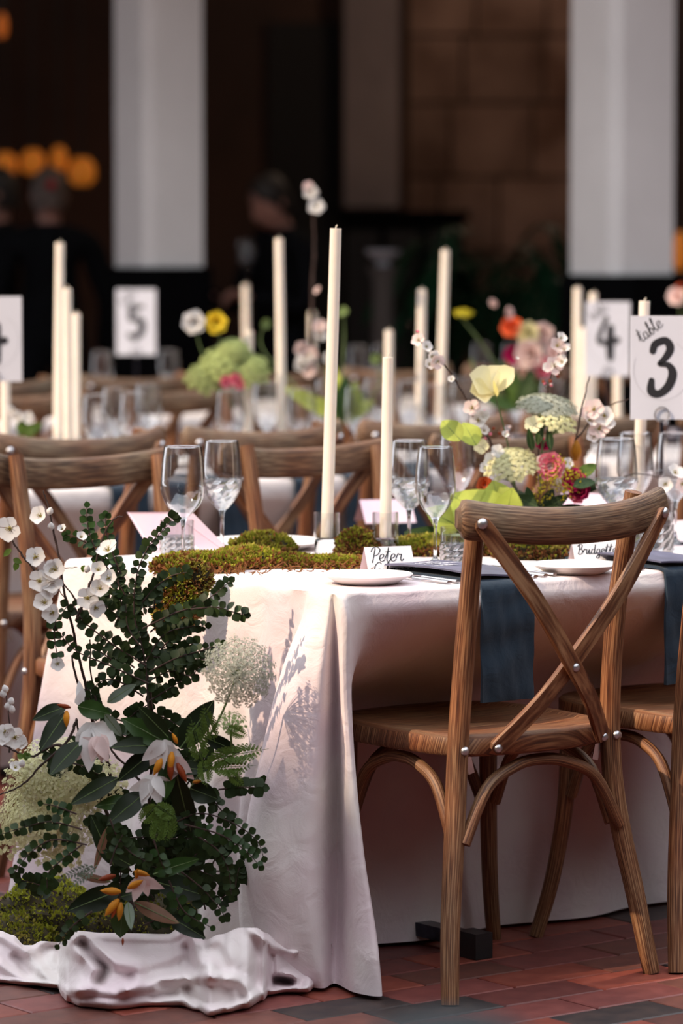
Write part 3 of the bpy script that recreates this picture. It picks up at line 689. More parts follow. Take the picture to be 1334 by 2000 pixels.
def brush(b, pts, ws, M, n=7, z=0.0006):
    P = crom([(p[0], p[1], 0) for p in pts], n); Wd = [v.x for v in crom([(w, 0, 0) for w in ws], n)]
    ribbon(b, [(p.x, p.y) for p in P], Wd, M, z)
    for k, sg in ((0, -1), (-1, 1)):          # round ends
        t = (P[1] - P[0] if k == 0 else P[-1] - P[-2]).normalized(); a0 = math.atan2(t.y, t.x) + (math.pi / 2 if k == 0 else -math.pi / 2)
        r = Wd[k] / 2; b.face([M @ Vector((P[k].x + r * math.cos(a0 + math.pi * i / 8), P[k].y + r * math.sin(a0 + math.pi * i / 8), z + 0.0001)) for i in range(9)])
DIG = {'3': ([(-.30, .62), (-.22, .86), (.10, .98), (.26, .72), (.12, .40), (-.10, .16), (.20, .12), (.34, -.18), (.20, -.62), (-.10, -.88), (-.34, -.78), (-.34, -.42)], [.22, .24, .24, .26, .22, .12, .2, .28, .28, .24, .28, .2]),
       '5': ([(.30, .88), (.0, .84), (-.24, .86), (-.28, .40), (-.26, .18), (.10, .22), (.30, -.10), (.22, -.55), (-.05, -.82), (-.32, -.70)], [.2, .28, .3, .28, .22, .32, .38, .36, .3, .28])}

def table_sign(loc, px_h, w, h, digit, label, face=None, zc=None):
    """card held by a ring clip on a rod; loc on the table, faces the viewer"""
    t = thing('table_number_stand', label, 'table sign', loc, 0.0, 'table number signs')
    bz = zc - loc[2] - h / 2
    b = MB(); b.lathe([(0.0005, 0.0), (0.036, 0.0), (0.037, 0.003), (0.012, 0.009), (0.004, 0.012), (0.0005, 0.012)], 20); obj('base', b.mesh('base', 'stand_metal'), t)
    b = MB(); b.tube([(0, 0, 0.008), (0, 0, bz)], 0.0042, 8); obj('rod', b.mesh('rod', 'stand_metal'), t)
    b = MB(); b.tube([(0.0155 * math.cos(a), -0.006, bz + 0.011 + 0.0155 * math.sin(a)) for a in [2 * math.pi * k / 20 for k in range(21)]], 0.0016, 6); obj('ring_clip', b.mesh('ring_clip', 'steel'), t)
    M = Matrix.Translation((0, -0.002, bz + h / 2)) @ Matrix.Rotation(face or 0.0, 4, 'Z') @ Matrix.Rotation(math.pi / 2, 4, 'X')
    b = MB(); b.box((-w / 2, -h / 2, -0.0012), (w / 2, h / 2, 0.0), M); card = obj('card', b.mesh('card', 'sign_board', False), t)
    b = MB(); k = h * 0.30
    if digit in DIG:
        P, Wd = DIG[digit]; brush(b, [(x * k * 1.0, y * k * 0.92 - 0.01 * h) for x, y in P], [q * k for q in Wd], M)
    else:
        brush(b, [(-.06 * k, .95 * k), (-.40 * k, -.10 * k), (.42 * k, -.06 * k)], [.2 * k, .22 * k, .3 * k], M); brush(b, [(.12 * k, .5 * k), (.10 * k, -.3 * k), (.12 * k, -.85 * k)], [.32 * k, .38 * k, .30 * k], M, z=0.0008)
    obj('numeral', b.mesh('numeral', 'ink', False), card)
    b = MB(); rr = w * 0.45
    write(b, 'table', M @ Matrix.Translation((-0.33 * w, 0.235 * h, 0)) @ Matrix.Rotation(R(38), 4, 'Z'), h * 0.135, h * 0.0075, 0, 0, 0.05); obj('lettering', b.mesh('lettering', 'ink', False), card)
    b = MB(); pts = [(rr * math.cos(a), rr * 1.08 * math.sin(a) - 0.02 * h) for a in [R(60) - R(262) * i / 48 for i in range(49)]]; ribbon(b, pts, 0.0007, M, 0.0004); obj('ring_print', b.mesh('ring_print', 'ink_grey', False), card)
    return t
S3 = T(1.27, 0.53, ZT + 0.004)
P3 = atY(1293, 718, S3.y); table_sign(Vector((P3.x, S3.y, ZT + 0.005)), 203, 0.135, 0.2225, '3', 'white table sign with a black three on the front table', zc=P3.z)
for (x, y, hpx, v, dg, lb) in ((1187, 662, 145, 2.95, '4', 'white table sign with a black four behind the table flowers'), (-12, 662, 166, 2.75, '4', 'white table sign on the second table beside a cluster of candles'), (266, 629, 128, 6.0, '5', 'white table sign with a grey five on the third table')):
    u = v_line(x, v); S = T(u, v, ZT + 0.005); P = atY(x, y, S.y); h = hpx / F * S.y
    table_sign(Vector((P.x, S.y, ZT + 0.005)), hpx, h * (0.60 if x > 0 else 0.66), h, dg, lb, zc=P.z)

# ------------------------------------------------------------------ candles in glass holders
def candle(u, v, top, r=0.0125, lean=(0, 0), label='', holder=True, hlabel='', px=None, hr=0.0265, hh=0.092):
    S = T(u, v, ZT + 0.004)
    t = thing('taper_candle', label, 'candle', S + Vector((0, 0, 0.040 if holder else 0.03)), 0.0, 'tall cream taper candles')
    z0 = 0.0; L = top - t.location.z; lx, ly = lean
    b = MB(); pth = [(lx * k * L / 6, ly * k * L / 6, k * L / 6) for k in range(7)]; b.tube(pth, [r * (1.0 - 0.08 * k / 6) for k in range(7)], 18)
    bb = b; obj('wax_body', bb.mesh('wax_body', 'wax'), t)
    b = MB(); e = Vector((lx * L, ly * L, L)); b.tube([e, e + Vector((0.0008, 0, 0.004)), e + Vector((0.003, 0, 0.007))], 0.0014, 6); obj('wick', b.mesh('wick', 'wick'), t)
    if holder:
        g = thing('candle_holder', hlabel or label, 'candle holder', S, 0.0, 'clear glass candle holders')
        b = MB(); b.lathe([(0.0005, 0.0), (hr, 0.0), (hr + 0.0005, 0.004), (hr, hh), (hr - 0.0025, hh), (hr - 0.003, 0.040), (0.0005, 0.0385)], 28); obj('glass_cup', b.mesh('glass_cup', 'glass'), g)
        b = MB(); b.lathe([(0.0005, 0.001), (hr - 0.002, 0.001), (hr - 0.002, 0.034), (hr - 0.006, 0.0375), (0.0005, 0.0375)], 28); obj('glass_base', b.mesh('glass_base', 'crystal'), g)
    return t
def cand_px(x, ytop, v, label, hlabel='', ybase_x=None, r=0.0125, holder=True, u=None):
    xb = ybase_x or x; u = v_line(xb, v) if u is None else u; S = T(u, v, 0); top = atY(x, ytop, S.y)
    L = top.z - ZT - 0.04; return candle(u, v, top.z, r, ((top.x - S.x) / max(L, .05), 0), label, holder, hlabel)
cand_px(656, 446, 0.642, 'tallest cream taper candle, on the front table beside the moss', 'clear glass holder of the tallest candle on the front table', 638)
cand_px(758, 698, 0.569, 'shorter cream taper candle on the front table beside the crystal wine glass', 'clear glass holder of the shorter candle on the front table', 753, r=0.012)
cand_px(1259, 588, 0.62, 'cream taper candle standing behind the large sign with the three', 'clear glass holder behind the large sign with the three', 1247)
for (x, yt, v, xb, lb) in ((545, 466, 3.05, 551, 'tall cream taper candle on the second table beside the tall blossom twig'), (486, 646, 3.05, 484, 'short cream taper candle on the second table in front of the green hydrangea'),
      (480, 556, 5.95, 482, 'cream taper candle on the third table behind the short candle'), (760, 645, 3.05, 758, 'short cream taper candle on the second table behind the front pair'), (824, 565, 3.05, 820, 'cream taper candle on the second table next to the leaning tall one'),
      (870, 488, 3.5, 858, 'leaning tall cream taper candle on the second table near the green plant'), (117, 474, 3.4, 112, 'tallest candle of the cluster on the second table near the standing guests'), (131, 563, 3.05, 133, 'bright middle candle of the cluster near the standing guests'),
      (149, 612, 3.3, 146, 'shortest candle of the cluster near the standing guests'), (10, 640, 3.0, 10, 'cream taper candle just behind the sign of the candle cluster'), (1128, 562, 3.5, 1126, 'cream taper candle on the second table in front of the wider pillar'),
      (1159, 572, 3.15, 1155, 'cream taper candle half hidden by the small sign with the four'), (1140, 640, 3.45, 1140, 'short cream candle between the blossom and the small sign with the four'), (1206, 600, 3.05, 1207, 'cream taper candle showing below the small sign with the four'), (610, 610, 5.9, 610, 'blurred cream candle behind the blossom branch on the third table')):
    cand_px(x, yt, v, lb, 'clear glass cup of the ' + lb.split(' on the')[0].split(' near')[0].replace('cream taper ', '').strip()[:60] if False else 'clear glass cup holding the ' + ' '.join(lb.split()[:11]), xb, r=0.0135)

# ------------------------------------------------------------------ glasses
def ring_facets(b, prof, n, amp):
    """cut pattern: rings with alternating radius, flat facets"""
    rows = []
    for i, (r, z) in enumerate(prof):
        rows.append([Vector(((r + (amp if (k + i) % 2 else -amp * 0.6)) * math.cos(2 * math.pi * (k + 0.5 * (i % 2)) / n), (r + (amp if (k + i) % 2 else -amp * 0.6)) * math.sin(2 * math.pi * (k + 0.5 * (i % 2)) / n), z)) for k in range(n)])
    b.quad_grid(rows, closed=True)
def wine_glass(loc, label, h=0.23, rmax=0.043, rrim=0.036, cut=False, group='wine glasses'):
    t = thing('wine_glass', label, 'wine glass', loc, random.uniform(0, 6), group)
    zb = h * 0.40
    b = MB(); b.lathe([(0.0005, 0.0), (0.033, 0.0), (0.0335, 0.0016), (0.012, 0.0045), (0.0045, 0.012), (0.0036, 0.03), (0.0036, zb - 0.022), (0.0055, zb - 0.008), (0.0095, zb)], 24); obj('stem', b.mesh('stem', 'crystal'), t)
    prof = [(0.0085, zb - 0.002), (0.022, zb + 0.012), (rmax * 0.78, zb + 0.027), (rmax * 0.97, zb + 0.048), (rmax, zb + 0.064), (rmax * 0.98, zb + 0.084), ((rmax + rrim) / 2, h - 0.026), (rrim, h)]
    pp = [(p.x, p.y) for p in crom([(r, z, 0) for r, z in prof], 4)]
    b = MB(); b.lathe(pp, 32); b.lathe([(r - 0.0013, z) for r, z in pp[::-1]] , 32); obj('bowl', b.mesh('bowl', 'glass'), t)
    b = MB(); b.tube([(rrim * math.cos(a) * .985, rrim * math.sin(a) * .985, h) for a in [2 * math.pi * k / 32 for k in range(33)]], 0.0010, 6, cap=False); obj('rim', b.mesh('rim', 'crystal'), t)
    if cut:
        b = MB(); pr = [p for p in pp if p[1] < zb + 0.062]; sel = [pr[int(i * (len(pr) - 1) / 9)] for i in range(10)]
        ring_facets(b, [(r + 0.0012, z) for r, z in sel], 18, 0.0012); b.lathe([(r - 0.0022, z) for r, z in sel[::-1]], 36)
        obj('cut_facets', b.mesh('cut_facets', 'cut_crystal', False), t)
    return t
def tumbler(loc, label, r=0.035, h=0.082, water=True):
    t = thing('cut_glass_tumbler', label, 'tumbler', loc, 0.0, 'cut glass tumblers')
    b = MB(); b.lathe([(0.0005, 0.0), (r - 0.002, 0.0), (r, 0.003), (r, h * 0.62)], 32); ring = []
    ring_facets(b, [(r, h * 0.16 + i * h * 0.07) for i in range(7)], 26, 0.0010)
    b.lathe([(r, h * 0.58), (r + 0.0008, h * 0.62), (r, h * 0.66), (r, h), (r - 0.0018, h), (r - 0.002, 0.010), (0.0005, 0.009)], 32)
    obj('cup', b.mesh('cup', 'glass', True), t)
    b = MB(); ring_facets(b, [(r + 0.0006, h * 0.14 + i * h * 0.075) for i in range(7)], 26, 0.0011); b.lathe([(r - 0.0018, h * 0.6), (r - 0.0018, h * 0.14)], 32); obj('diamond_cut_band', b.mesh('diamond_cut_band', 'cut_crystal', False), t)
    if water:
        b = MB(); b.lathe([(0.0005, 0.0105), (r - 0.0025, 0.0105), (r - 0.0025, h * 0.80), (0.0005, h * 0.80)], 32); obj('water', b.mesh('water', 'water'), t)
    return t
def tz(x, y): p = onz(x, y, ZT + 0.005); return p
wine_glass(tz(358, 1103), 'smooth wine glass in front of the lilac card', 0.236, 0.045, 0.038)
wine_glass(tz(434, 1080), 'crystal wine glass with cut base, right of the lilac card', 0.232, 0.0405, 0.0345, True)
wine_glass(tz(799, 1079), 'crystal wine glass with cut base beside the shorter candle', 0.232, 0.0415, 0.036, True)
wine_glass(tz(850, 1101), 'smooth wine glass in front of the variegated leaves', 0.234, 0.041, 0.034)
wine_glass(tz(892, 1046), 'smooth wine glass behind the variegated leaves', 0.232, 0.040, 0.034)
wine_glass(tz(1203, 1079), 'crystal wine glass with cut base beside the sign with the three', 0.236, 0.044, 0.037, True)
wine_glass(tz(1240, 1050), 'smooth wine glass between the candle and the sign with the three', 0.228, 0.040, 0.035)
wine_glass(tz(1318, 1062), 'smooth wine glass past the rod of the sign with the three', 0.236, 0.042, 0.036)
tumbler(tz(896, 1106), 'cut glass tumbler of water behind the oak chair crest', 0.037, 0.078)
tumbler(tz(346, 1091), 'cut glass tumbler standing before the lilac card', 0.034, 0.078, False)
tumbler(tz(1275, 1088), 'large cut glass tumbler beside the sign with the three', 0.042, 0.115)
# far table glasses
for (x, v) in ((190, 2.95), (225, 3.3), (262, 3.0), (290, 3.45), (450, 2.95), (520, 3.3), (590, 2.95), (640, 3.4), (700, 2.95), (735, 3.4), (800, 3.2), (850, 2.9), (905, 3.3), (1010, 3.4), (1080, 3.0)):
    wine_glass(T(v_line(x, v), v, ZT + 0.005), 'blurred wine glass on the second table', 0.225, 0.041, 0.035, False, 'wine glasses on the second table')
for x in (200, 330, 700, 745, 940, 1000): wine_glass(T(v_line(x, 5.95), 5.95, ZT + 0.005), 'small blurred wine glass on the third table', 0.225, 0.041, 0.035, False, 'wine glasses on the third table')

# ------------------------------------------------------------------ plates, cutlery, napkins, menus, name cards
def plate(loc, r, label):
    b = MB(); k = r; b.lathe([(0.0005, 0.0), (k * 0.62, 0.0), (k * 0.66, 0.0015), (k * 0.93, 0.0135), (k, 0.0175), (k * 0.985, 0.0190), (k * 0.93, 0.0165), (k * 0.66, 0.0055), (0.0005, 0.0045)], 48, loc)
    o = part('side_plate', b, 'porcelain', None); return tag(o, label, 'plate', 'white plates')
ZC = ZT + 0.0045
plate(onz(717, 1139, ZC), 0.087, 'white side plate at the table corner before the first name card')
plate(onz(1123, 1119, ZC), 0.087, 'white side plate before the second name card, seen through the chair back')
plate(onz(515, 1072, ZC), 0.13, 'large white plate on the far side behind the moss')
plate(onz(440, 1085, ZC), 0.075, 'small white plate tucked behind the moss by the wine glasses')
for x in (120, 330, 440, 640, 880): plate(T(v_line(x, 3.25), 3.25, ZC), 0.13, 'white plate on the second table')
def flat_piece(name, cat, u, v, length, w, kind, label, group):
    """cutlery lying along the v axis, handle at the table edge"""
    L = length; b = MB(); M = Matrix.Translation(T(u, v, ZC + 0.001)) @ Matrix.Rotation(AL + random.uniform(-0.02, 0.02), 4, 'Z')
    hp = [(w * .55, 0), (w * .62, .012), (w * .5, .03), (w * .34, .07), (w * .30, .11)]
    rows = []
    for hw, y in hp: rows.append([M @ Vector((hw * math.cos(a), y, 0.0032 + 0.0032 * math.sin(a))) for a in [2 * math.pi * k / 10 for k in range(10)]])
    b.quad_grid(rows, closed=True); b.face(rows[0][::-1]); b.face(rows[-1])
    t = tag(part(name, b, 'steel', None), label, cat, group)
    c = MB()
    if kind == 'knife':
        o = [(-w * .3, .11), (-w * .45, .13), (-w * .5, .19), (-w * .1, .215), (w * .35, .19), (w * .35, .11)]
        top = [M @ Vector((x, y, 0.0045)) for x, y in o]; bot = [M @ Vector((x, y, 0.003)) for x, y in o]; c.quad_grid([bot, top], closed=True); c.face(top[::-1]); c.face(bot); nm = 'blade'
    else:
        o = [(-w * .25, .11), (-w * .6, .14), (-w * .62, .155), (w * .62, .155), (w * .6, .14), (w * .25, .11)]
        top = [M @ Vector((x, y, 0.006)) for x, y in o]; bot = [M @ Vector((x, y, 0.0042)) for x, y in o]; c.quad_grid([bot, top], closed=True); c.face(top[::-1]); c.face(bot); nm = 'tines'
        for k in range(4): c.box((-w * .6 + k * w * .37, .155, .0042), (-w * .6 + k * w * .37 + w * .14, .198, .006), M)
    obj(nm, c.mesh(nm, 'steel', False), t)
    return t
flat_piece('table_fork', 'fork', 0.288, 0.030, .2, 0.011, 'fork', 'steel fork beside the corner plate, nearest the plate', 'steel cutlery')
flat_piece('table_fork', 'fork', 0.312, 0.034, .2, 0.011, 'fork', 'steel fork beside the corner plate, half under the menu', 'steel cutlery')
flat_piece('table_knife', 'knife', 0.492, 0.020, .2, 0.011, 'knife', 'steel knife next to the first navy menu', 'steel cutlery')
flat_piece('table_knife', 'knife', 0.522, 0.026, .2, 0.011, 'knife', 'middle steel knife of the trio between the two settings', 'steel cutlery')
flat_piece('table_fork', 'fork', 0.552, 0.034, .2, 0.009, 'fork', 'slim steel fork closest to the second side plate', 'steel cutlery')
flat_piece('table_fork', 'fork', 0.748, 0.022, .2, 0.011, 'fork', 'steel fork beside the second navy napkin', 'steel cutlery')
flat_piece('table_fork', 'fork', 0.770, 0.024, .2, 0.011, 'fork', 'steel fork half under the second menu', 'steel cutlery')
def napkin(u0, u1, label, v0=0.0, drop=0.225, table_v=0.0, vin=0.30, cloth='navy_linen', group='navy linen napkins'):
    prof = [(vin, ZC + 0.007), (0.20, ZC + 0.008), (0.06, ZC + 0.008), (0.012, ZC + 0.007), (-0.006, ZC - 0.004), (-0.010, ZC - 0.05), (-0.008, ZC - 0.11), (-0.011, ZC - 0.17), (-0.009, ZC - drop)]
    P = crom([(a, z, 0) for a, z in prof], 4); rows = []; back = []
    for q in P:
        r = []; bk = []
        for k in range(13):
            u = lerp(u0, u1, k / 12); e = 0.002 * math.sin(k * 1.7 + q.y * 40) * (1 if q.y < ZC - 0.02 else 0.2) + 0.0045 * noise.noise(Vector((u * 14, q.y * 22, 1))) * (1 if q.y < ZC - 0.02 else 0.1)
            hang = q.y < ZC - 0.002
            r.append(T(u, table_v + q.x - (e if hang else 0) - (0.002 if hang else 0), q.y + (0 if hang else e * 0.3)))
            bk.append(T(u, table_v + q.x + (0.004 if hang else 0), q.y - (0 if hang else 0.006)))
        rows.append(r); back.append(bk)
    b = MB(); b.quad_grid(rows, flip=True); b.quad_grid(back)
    b.quad_grid([[r[0] for r in rows], [r[0] for r in back]]); b.quad_grid([[r[-1] for r in back], [r[-1] for r in rows]]); b.quad_grid([rows[-1], back[-1]], flip=True)
    return tag(part('napkin', b, cloth, None), label, 'napkin', group)
napkin(0.335, 0.462, 'navy linen napkin hanging over the table edge behind the corner chair')
napkin(0.800, 0.935, 'navy linen napkin hanging over the edge beside the second side plate')
for x in (245, 330, 455, 600, 700, 800, 905): napkin(v_line(x, ROW2) - 0.05, v_line(x, ROW2) + 0.065, 'navy linen napkin hanging over the edge of the second table', table_v=ROW2 - 0.004, group='navy napkins on the second table')
def menu(u0, u1, v0, v1, label):
    b = MB(); rows = []; bot = []
    for j in range(9):
        v = lerp(v0, v1, j / 8); lift = 0.010 * math.sin(math.pi * j / 8) * 0.5 + 0.004 * (j / 8)
        r = []; r2 = []
        for k in range(7):
            u = lerp(u0, u1, k / 6); z = ZC + 0.0145 + lift + 0.004 * math.cos(math.pi * k / 6) * (1 - j / 8)
            r.append(T(u, v, z)); r2.append(T(u, v, z - 0.0035))
        rows.append(r); bot.append(r2)
    b.quad_grid(rows); b.quad_grid(bot, flip=True)
    b.quad_grid([rows[0], bot[0]], flip=True); b.quad_grid([rows[-1], bot[-1]])
    b.quad_grid([[r[0] for r in rows], [r[0] for r in bot]]); b.quad_grid([[r[-1] for r in rows], [r[-1] for r in bot]], flip=True)
    t = tag(part('menu_card', b, 'menu_slate', None), label, 'menu card', 'slate blue menu cards')
    c = MB(); random.seed(int(u0 * 1000))
    for li, (vv, n) in enumerate(((0.72, 7), (0.62, 9), (0.50, 6))):
        j = vv * 8; lift = 0.010 * math.sin(math.pi * j / 8) * 0.5 + 0.004 * (j / 8)
        M = Matrix.Translation(T(u0 + 0.018, lerp(v0, v1, vv), ZC + 0.0150 + lift + 0.001)) @ Matrix.Rotation(AL, 4, 'Z')
        x = 0
        for k in range(n):
            ch = random.choice('eatrolmi'); write(c, ch, M, 0.020, 0.0022, x, 0.0); x += ADV[ch] * 0.020
            if x > (u1 - u0) - 0.045: break
    obj('white_script', c.mesh('white_script', 'ink_white', False), t)
    return t
menu(0.330, 0.468, 0.004, 0.285, 'slate menu card lying on the navy napkin at the corner chair')
menu(0.796, 0.940, 0.000, 0.280, 'slate menu card lying on the second navy napkin')
def place_card(P, ang, w, h, lines, label):
    t = thing('place_card', label, 'place card', P, ang, 'folded name cards')
    d = h * 0.52
    for nm, sg, mt in (('front_panel', -1, 'card_white'), ('back_panel', 1, 'card_blush')):
        b = MB(); a = [Vector((-w / 2, sg * d, 0)), Vector((w / 2, sg * d, 0)), Vector((w / 2, 0, h)), Vector((-w / 2, 0, h))]; n = Vector((0, -sg * 0.0005, -0.0004))
        b.quad_grid([[a[0], a[1]], [a[3], a[2]]]); b.quad_grid([[q + n for q in (a[1], a[0])], [q + n for q in (a[2], a[3])]])
        p = obj(nm, b.mesh(nm, mt, False), t)
        if sg < 0:
            slope = math.atan2(h, d); M = Matrix.Translation((-w / 2, -d, 0)) @ Matrix.Rotation(slope, 4, 'X'); L = math.hypot(h, d); c = MB()
            for text, sz, x0, y0 in lines: write(c, text, M, sz, 0.0017, x0, y0, 0.2)
            obj('handwriting', c.mesh('handwriting', 'ink', False), p)
    return t
place_card(onz(757, 1117, ZC), R(20), 0.098, 0.050, (('Peter', 0.030, 0.008, 0.024), ('Gilmore', 0.026, 0.010, -0.004)), 'folded white name card with two handwritten lines behind the corner plate')
place_card(onz(1160, 1100, ZC), R(16), 0.095, 0.046, (('Bridgette', 0.021, 0.006, 0.022),), 'folded white name card with one handwritten name behind the second plate')
# lilac folded card on the far side
def lilac(P, w, d, h, label, rz):
    t = thing('folded_card', label, 'folded card', P, rz, 'lilac folded cards')
    for sg in (-1, 1):
        b = MB(); b.quad_grid([[(-w / 2, sg * d, 0), (0, sg * d, 0.0), (w / 2, sg * d, 0)], [(-w / 2, 0, h), (0, 0, h * 1.0), (w / 2, 0, h)]]); b.quad_grid([[(w / 2, sg * d, -0.001), (0, sg * d, -0.001), (-w / 2, sg * d, -0.001)], [(w / 2, 0, h - 0.001), (0, 0, h - 0.001), (-w / 2, 0, h - 0.001)]])
        obj('panel', b.mesh('panel', 'card_lilac', False), t)
    return t
q0 = tz(352, 1082); 
def lilac_px():
    t = thing('folded_card', 'lilac card standing folded behind the smooth wine glass', 'folded card', q0, 0, 'lilac folded cards'); Y0 = q0.y
    A = [atY(248, 1000, Y0 + 0.10), atY(335, 1000, Y0 + 0.02), atY(440, 1076, Y0 - 0.02), atY(300, 1086, Y0 + 0.02)]
    b = MB(); b.face(A); b.face([p + Vector((0.001, 0.002, -0.001)) for p in A[::-1]]); part('panel', b, 'card_lilac', t, False)
    A = [atY(335, 1000, Y0 + 0.02), atY(378, 1003, Y0 + 0.01), atY(446, 1072, Y0 - 0.02), atY(440, 1076, Y0 - 0.02)]
    b = MB(); b.face(A); b.face([p + Vector((0.001, 0.002, -0.001)) for p in A[::-1]]); part('panel', b, 'card_lilac', t, False)
lilac_px()
lilac(tz(1160, 1010), 0.16, 0.05, 0.055, 'lilac card leaning behind the crystal glass by the sign with the three', R(-25))
lilac(tz(752, 1018), 0.12, 0.05, 0.050, 'lilac card on the far side behind the shorter candle', R(15))

# ------------------------------------------------------------------ leaves and flowers
leaf_mat('leaf_dark', (0.019, 0.034, 0.009), (0.034, 0.055, 0.016), 0.5, 0.55, 0.10)
leaf_mat('leaf_mid', (0.028, 0.060, 0.016), (0.05, 0.09, 0.03), 0.4, 0.4, 0.2)
leaf_mat('leaf_light', (0.085, 0.14, 0.025), (0.11, 0.17, 0.05), 0.45, 0.3, 0.3)
leaf_mat('magnolia_leaf', (0.010, 0.017, 0.005), (0.20, 0.105, 0.065), 0.40, 0.35, 0.05)
leaf_mat('magnolia_leaf_green', (0.026, 0.055, 0.012), (0.10, 0.085, 0.04), 0.28, 0.3, 0.08)
leaf_mat('sage_leaf', (0.16, 0.20, 0.15), (0.22, 0.25, 0.19), 0.6, 0.2, 0.15)
leaf_mat('cabbage_leaf', (0.38, 0.44, 0.08), (0.30, 0.38, 0.08), 0.5, 0.5, 0.3, 40)
leaf_mat('petal_white', (0.80, 0.78, 0.76), (0.78, 0.76, 0.74), 0.6, 0.06, 0.35)
leaf_mat('petal_blush', (0.82, 0.66, 0.63), (0.78, 0.60, 0.56), 0.6, 0.15, 0.35)
leaf_mat('petal_yellow', (0.84, 0.79, 0.50), (0.80, 0.72, 0.28), 0.6, 0.08, 0.4)
leaf_mat('petal_lemon', (0.80, 0.62, 0.05), (0.80, 0.6, 0.05), 0.6, 0.1, 0.3)
leaf_mat('petal_magenta', (0.50, 0.015, 0.12), (0.42, 0.02, 0.12), 0.6, 0.3, 0.2)
leaf_mat('petal_pink', (0.78, 0.22, 0.30), (0.75, 0.25, 0.3), 0.6, 0.25, 0.25)
leaf_mat('petal_coral', (0.72, 0.14, 0.05), (0.7, 0.2, 0.06), 0.6, 0.25, 0.2)
leaf_mat('bud_orange', (0.56, 0.22, 0.018), (0.56, 0.22, 0.02), 0.5, 0.3, 0.1)
leaf_mat('bud_rust', (0.25, 0.045, 0.012), (0.25, 0.05, 0.015), 0.5, 0.3, 0.1)
leaf_mat('cream_floret', (0.72, 0.70, 0.42), (0.66, 0.64, 0.38), 0.7, 0.15, 0.3)
leaf_mat('lace_white', (0.46, 0.47, 0.38), (0.40, 0.43, 0.32), 0.7, 0.15, 0.25)
leaf_mat('lace_green', (0.24, 0.32, 0.12), (0.24, 0.3, 0.12), 0.7, 0.2, 0.2)
leaf_mat('hydrangea', (0.36, 0.42, 0.16), (0.32, 0.38, 0.14), 0.7, 0.25, 0.25)
leaf_mat('goldenrod', (0.50, 0.42, 0.02), (0.5, 0.4, 0.02), 0.7, 0.25, 0.2)
mat('bark', (0.038, 0.018, 0.013), 0.8, var=0.4, scale=120, bump=0.3)
mat('stem_green', (0.09, 0.14, 0.04), 0.6, var=0.25, scale=60)
mat('stamen', (0.30, 0.24, 0.05), 0.7, var=0.3, scale=300)
mat('moss_body', (0.030, 0.022, 0.008), 0.95, var=0.5, scale=40, bump=0.5)
leaf_mat('moss_green', (0.29, 0.30, 0.03), (0.25, 0.26, 0.028), 0.9, 0.4, 0.2, 18)
leaf_mat('moss_olive', (0.44, 0.38, 0.08), (0.38, 0.33, 0.07), 0.9, 0.4, 0.2, 18)
leaf_mat('moss_brown', (0.27, 0.11, 0.04), (0.24, 0.10, 0.04), 0.9, 0.5, 0.1, 18)

def leaf_mb(l, w, cup=0.12, bend=0.0, nl=5, tip=0.8, wave=0.0, m=0):
    """blade along +y, normal +z, base at origin"""
    b = MB(); b.m = m; rows = []
    for i in range(nl + 1):
        t = i / nl; hw = w / 2 * (math.sin(math.pi * t ** tip) ** 0.75 if 0 < t < 1 else (0.12 if t == 0 else 0.02)); z = -bend * l * t * t
        wz = wave * math.sin(t * 9) * hw
        rows.append([(-hw, l * t, z + cup * hw + wz), (0, l * t, z), (hw, l * t, z + cup * hw - wz)])
    b.quad_grid(rows); return b
LM = {}
def leaf_mesh(key, mname, *a, **k):
    if key not in LM: LM[key] = leaf_mb(*a, **k).mesh('leaf', mname)
    return LM[key]
def rv(s=1.0): return Vector((random.uniform(-s, s), random.uniform(-s, s), random.uniform(-s, s)))
TOCAM = Vector((0, -1, 0.12))

class Arr:
    """one arrangement; counts its single leaves, the rest go to one joined part"""
    def __init__(s, root, cap=280): s.root = root; s.n = 0; s.cap = cap; s.rest = {}; s.sprigs = []
    def leaf(s, parent, me, M, mname, cat='leaf'):
        if s.n < s.cap:
            s.n += 1; o = bpy.data.objects.new(cat, me); COL.objects.link(o); o.parent = parent; o.matrix_local = Matrix.Translation(-s.root.location) @ M
        else: s.rest.setdefault(mname, []).append((me, M))
    def flush(s, name='foliage'):
        for mname, L in s.rest.items():
            b = MB()
            for me, M in L:
                o = len(b.v); b.v.extend([tuple(M @ v.co) for v in me.vertices]); 
                for p in me.polygons: b.f.append([o + k for k in p.vertices]); b.uv.append([(0, 0)] * len(p.vertices)); b.mi.append(0)
            part(name, b, mname, s.root, True, kind='stuff')
def px_path(pts, Y, dY=None):
    """pixel polyline at depth Y (list or number)"""
    return [atY(x, y, Y[i] if hasattr(Y, '__len__') else Y) for i, (x, y) in enumerate(pts)]
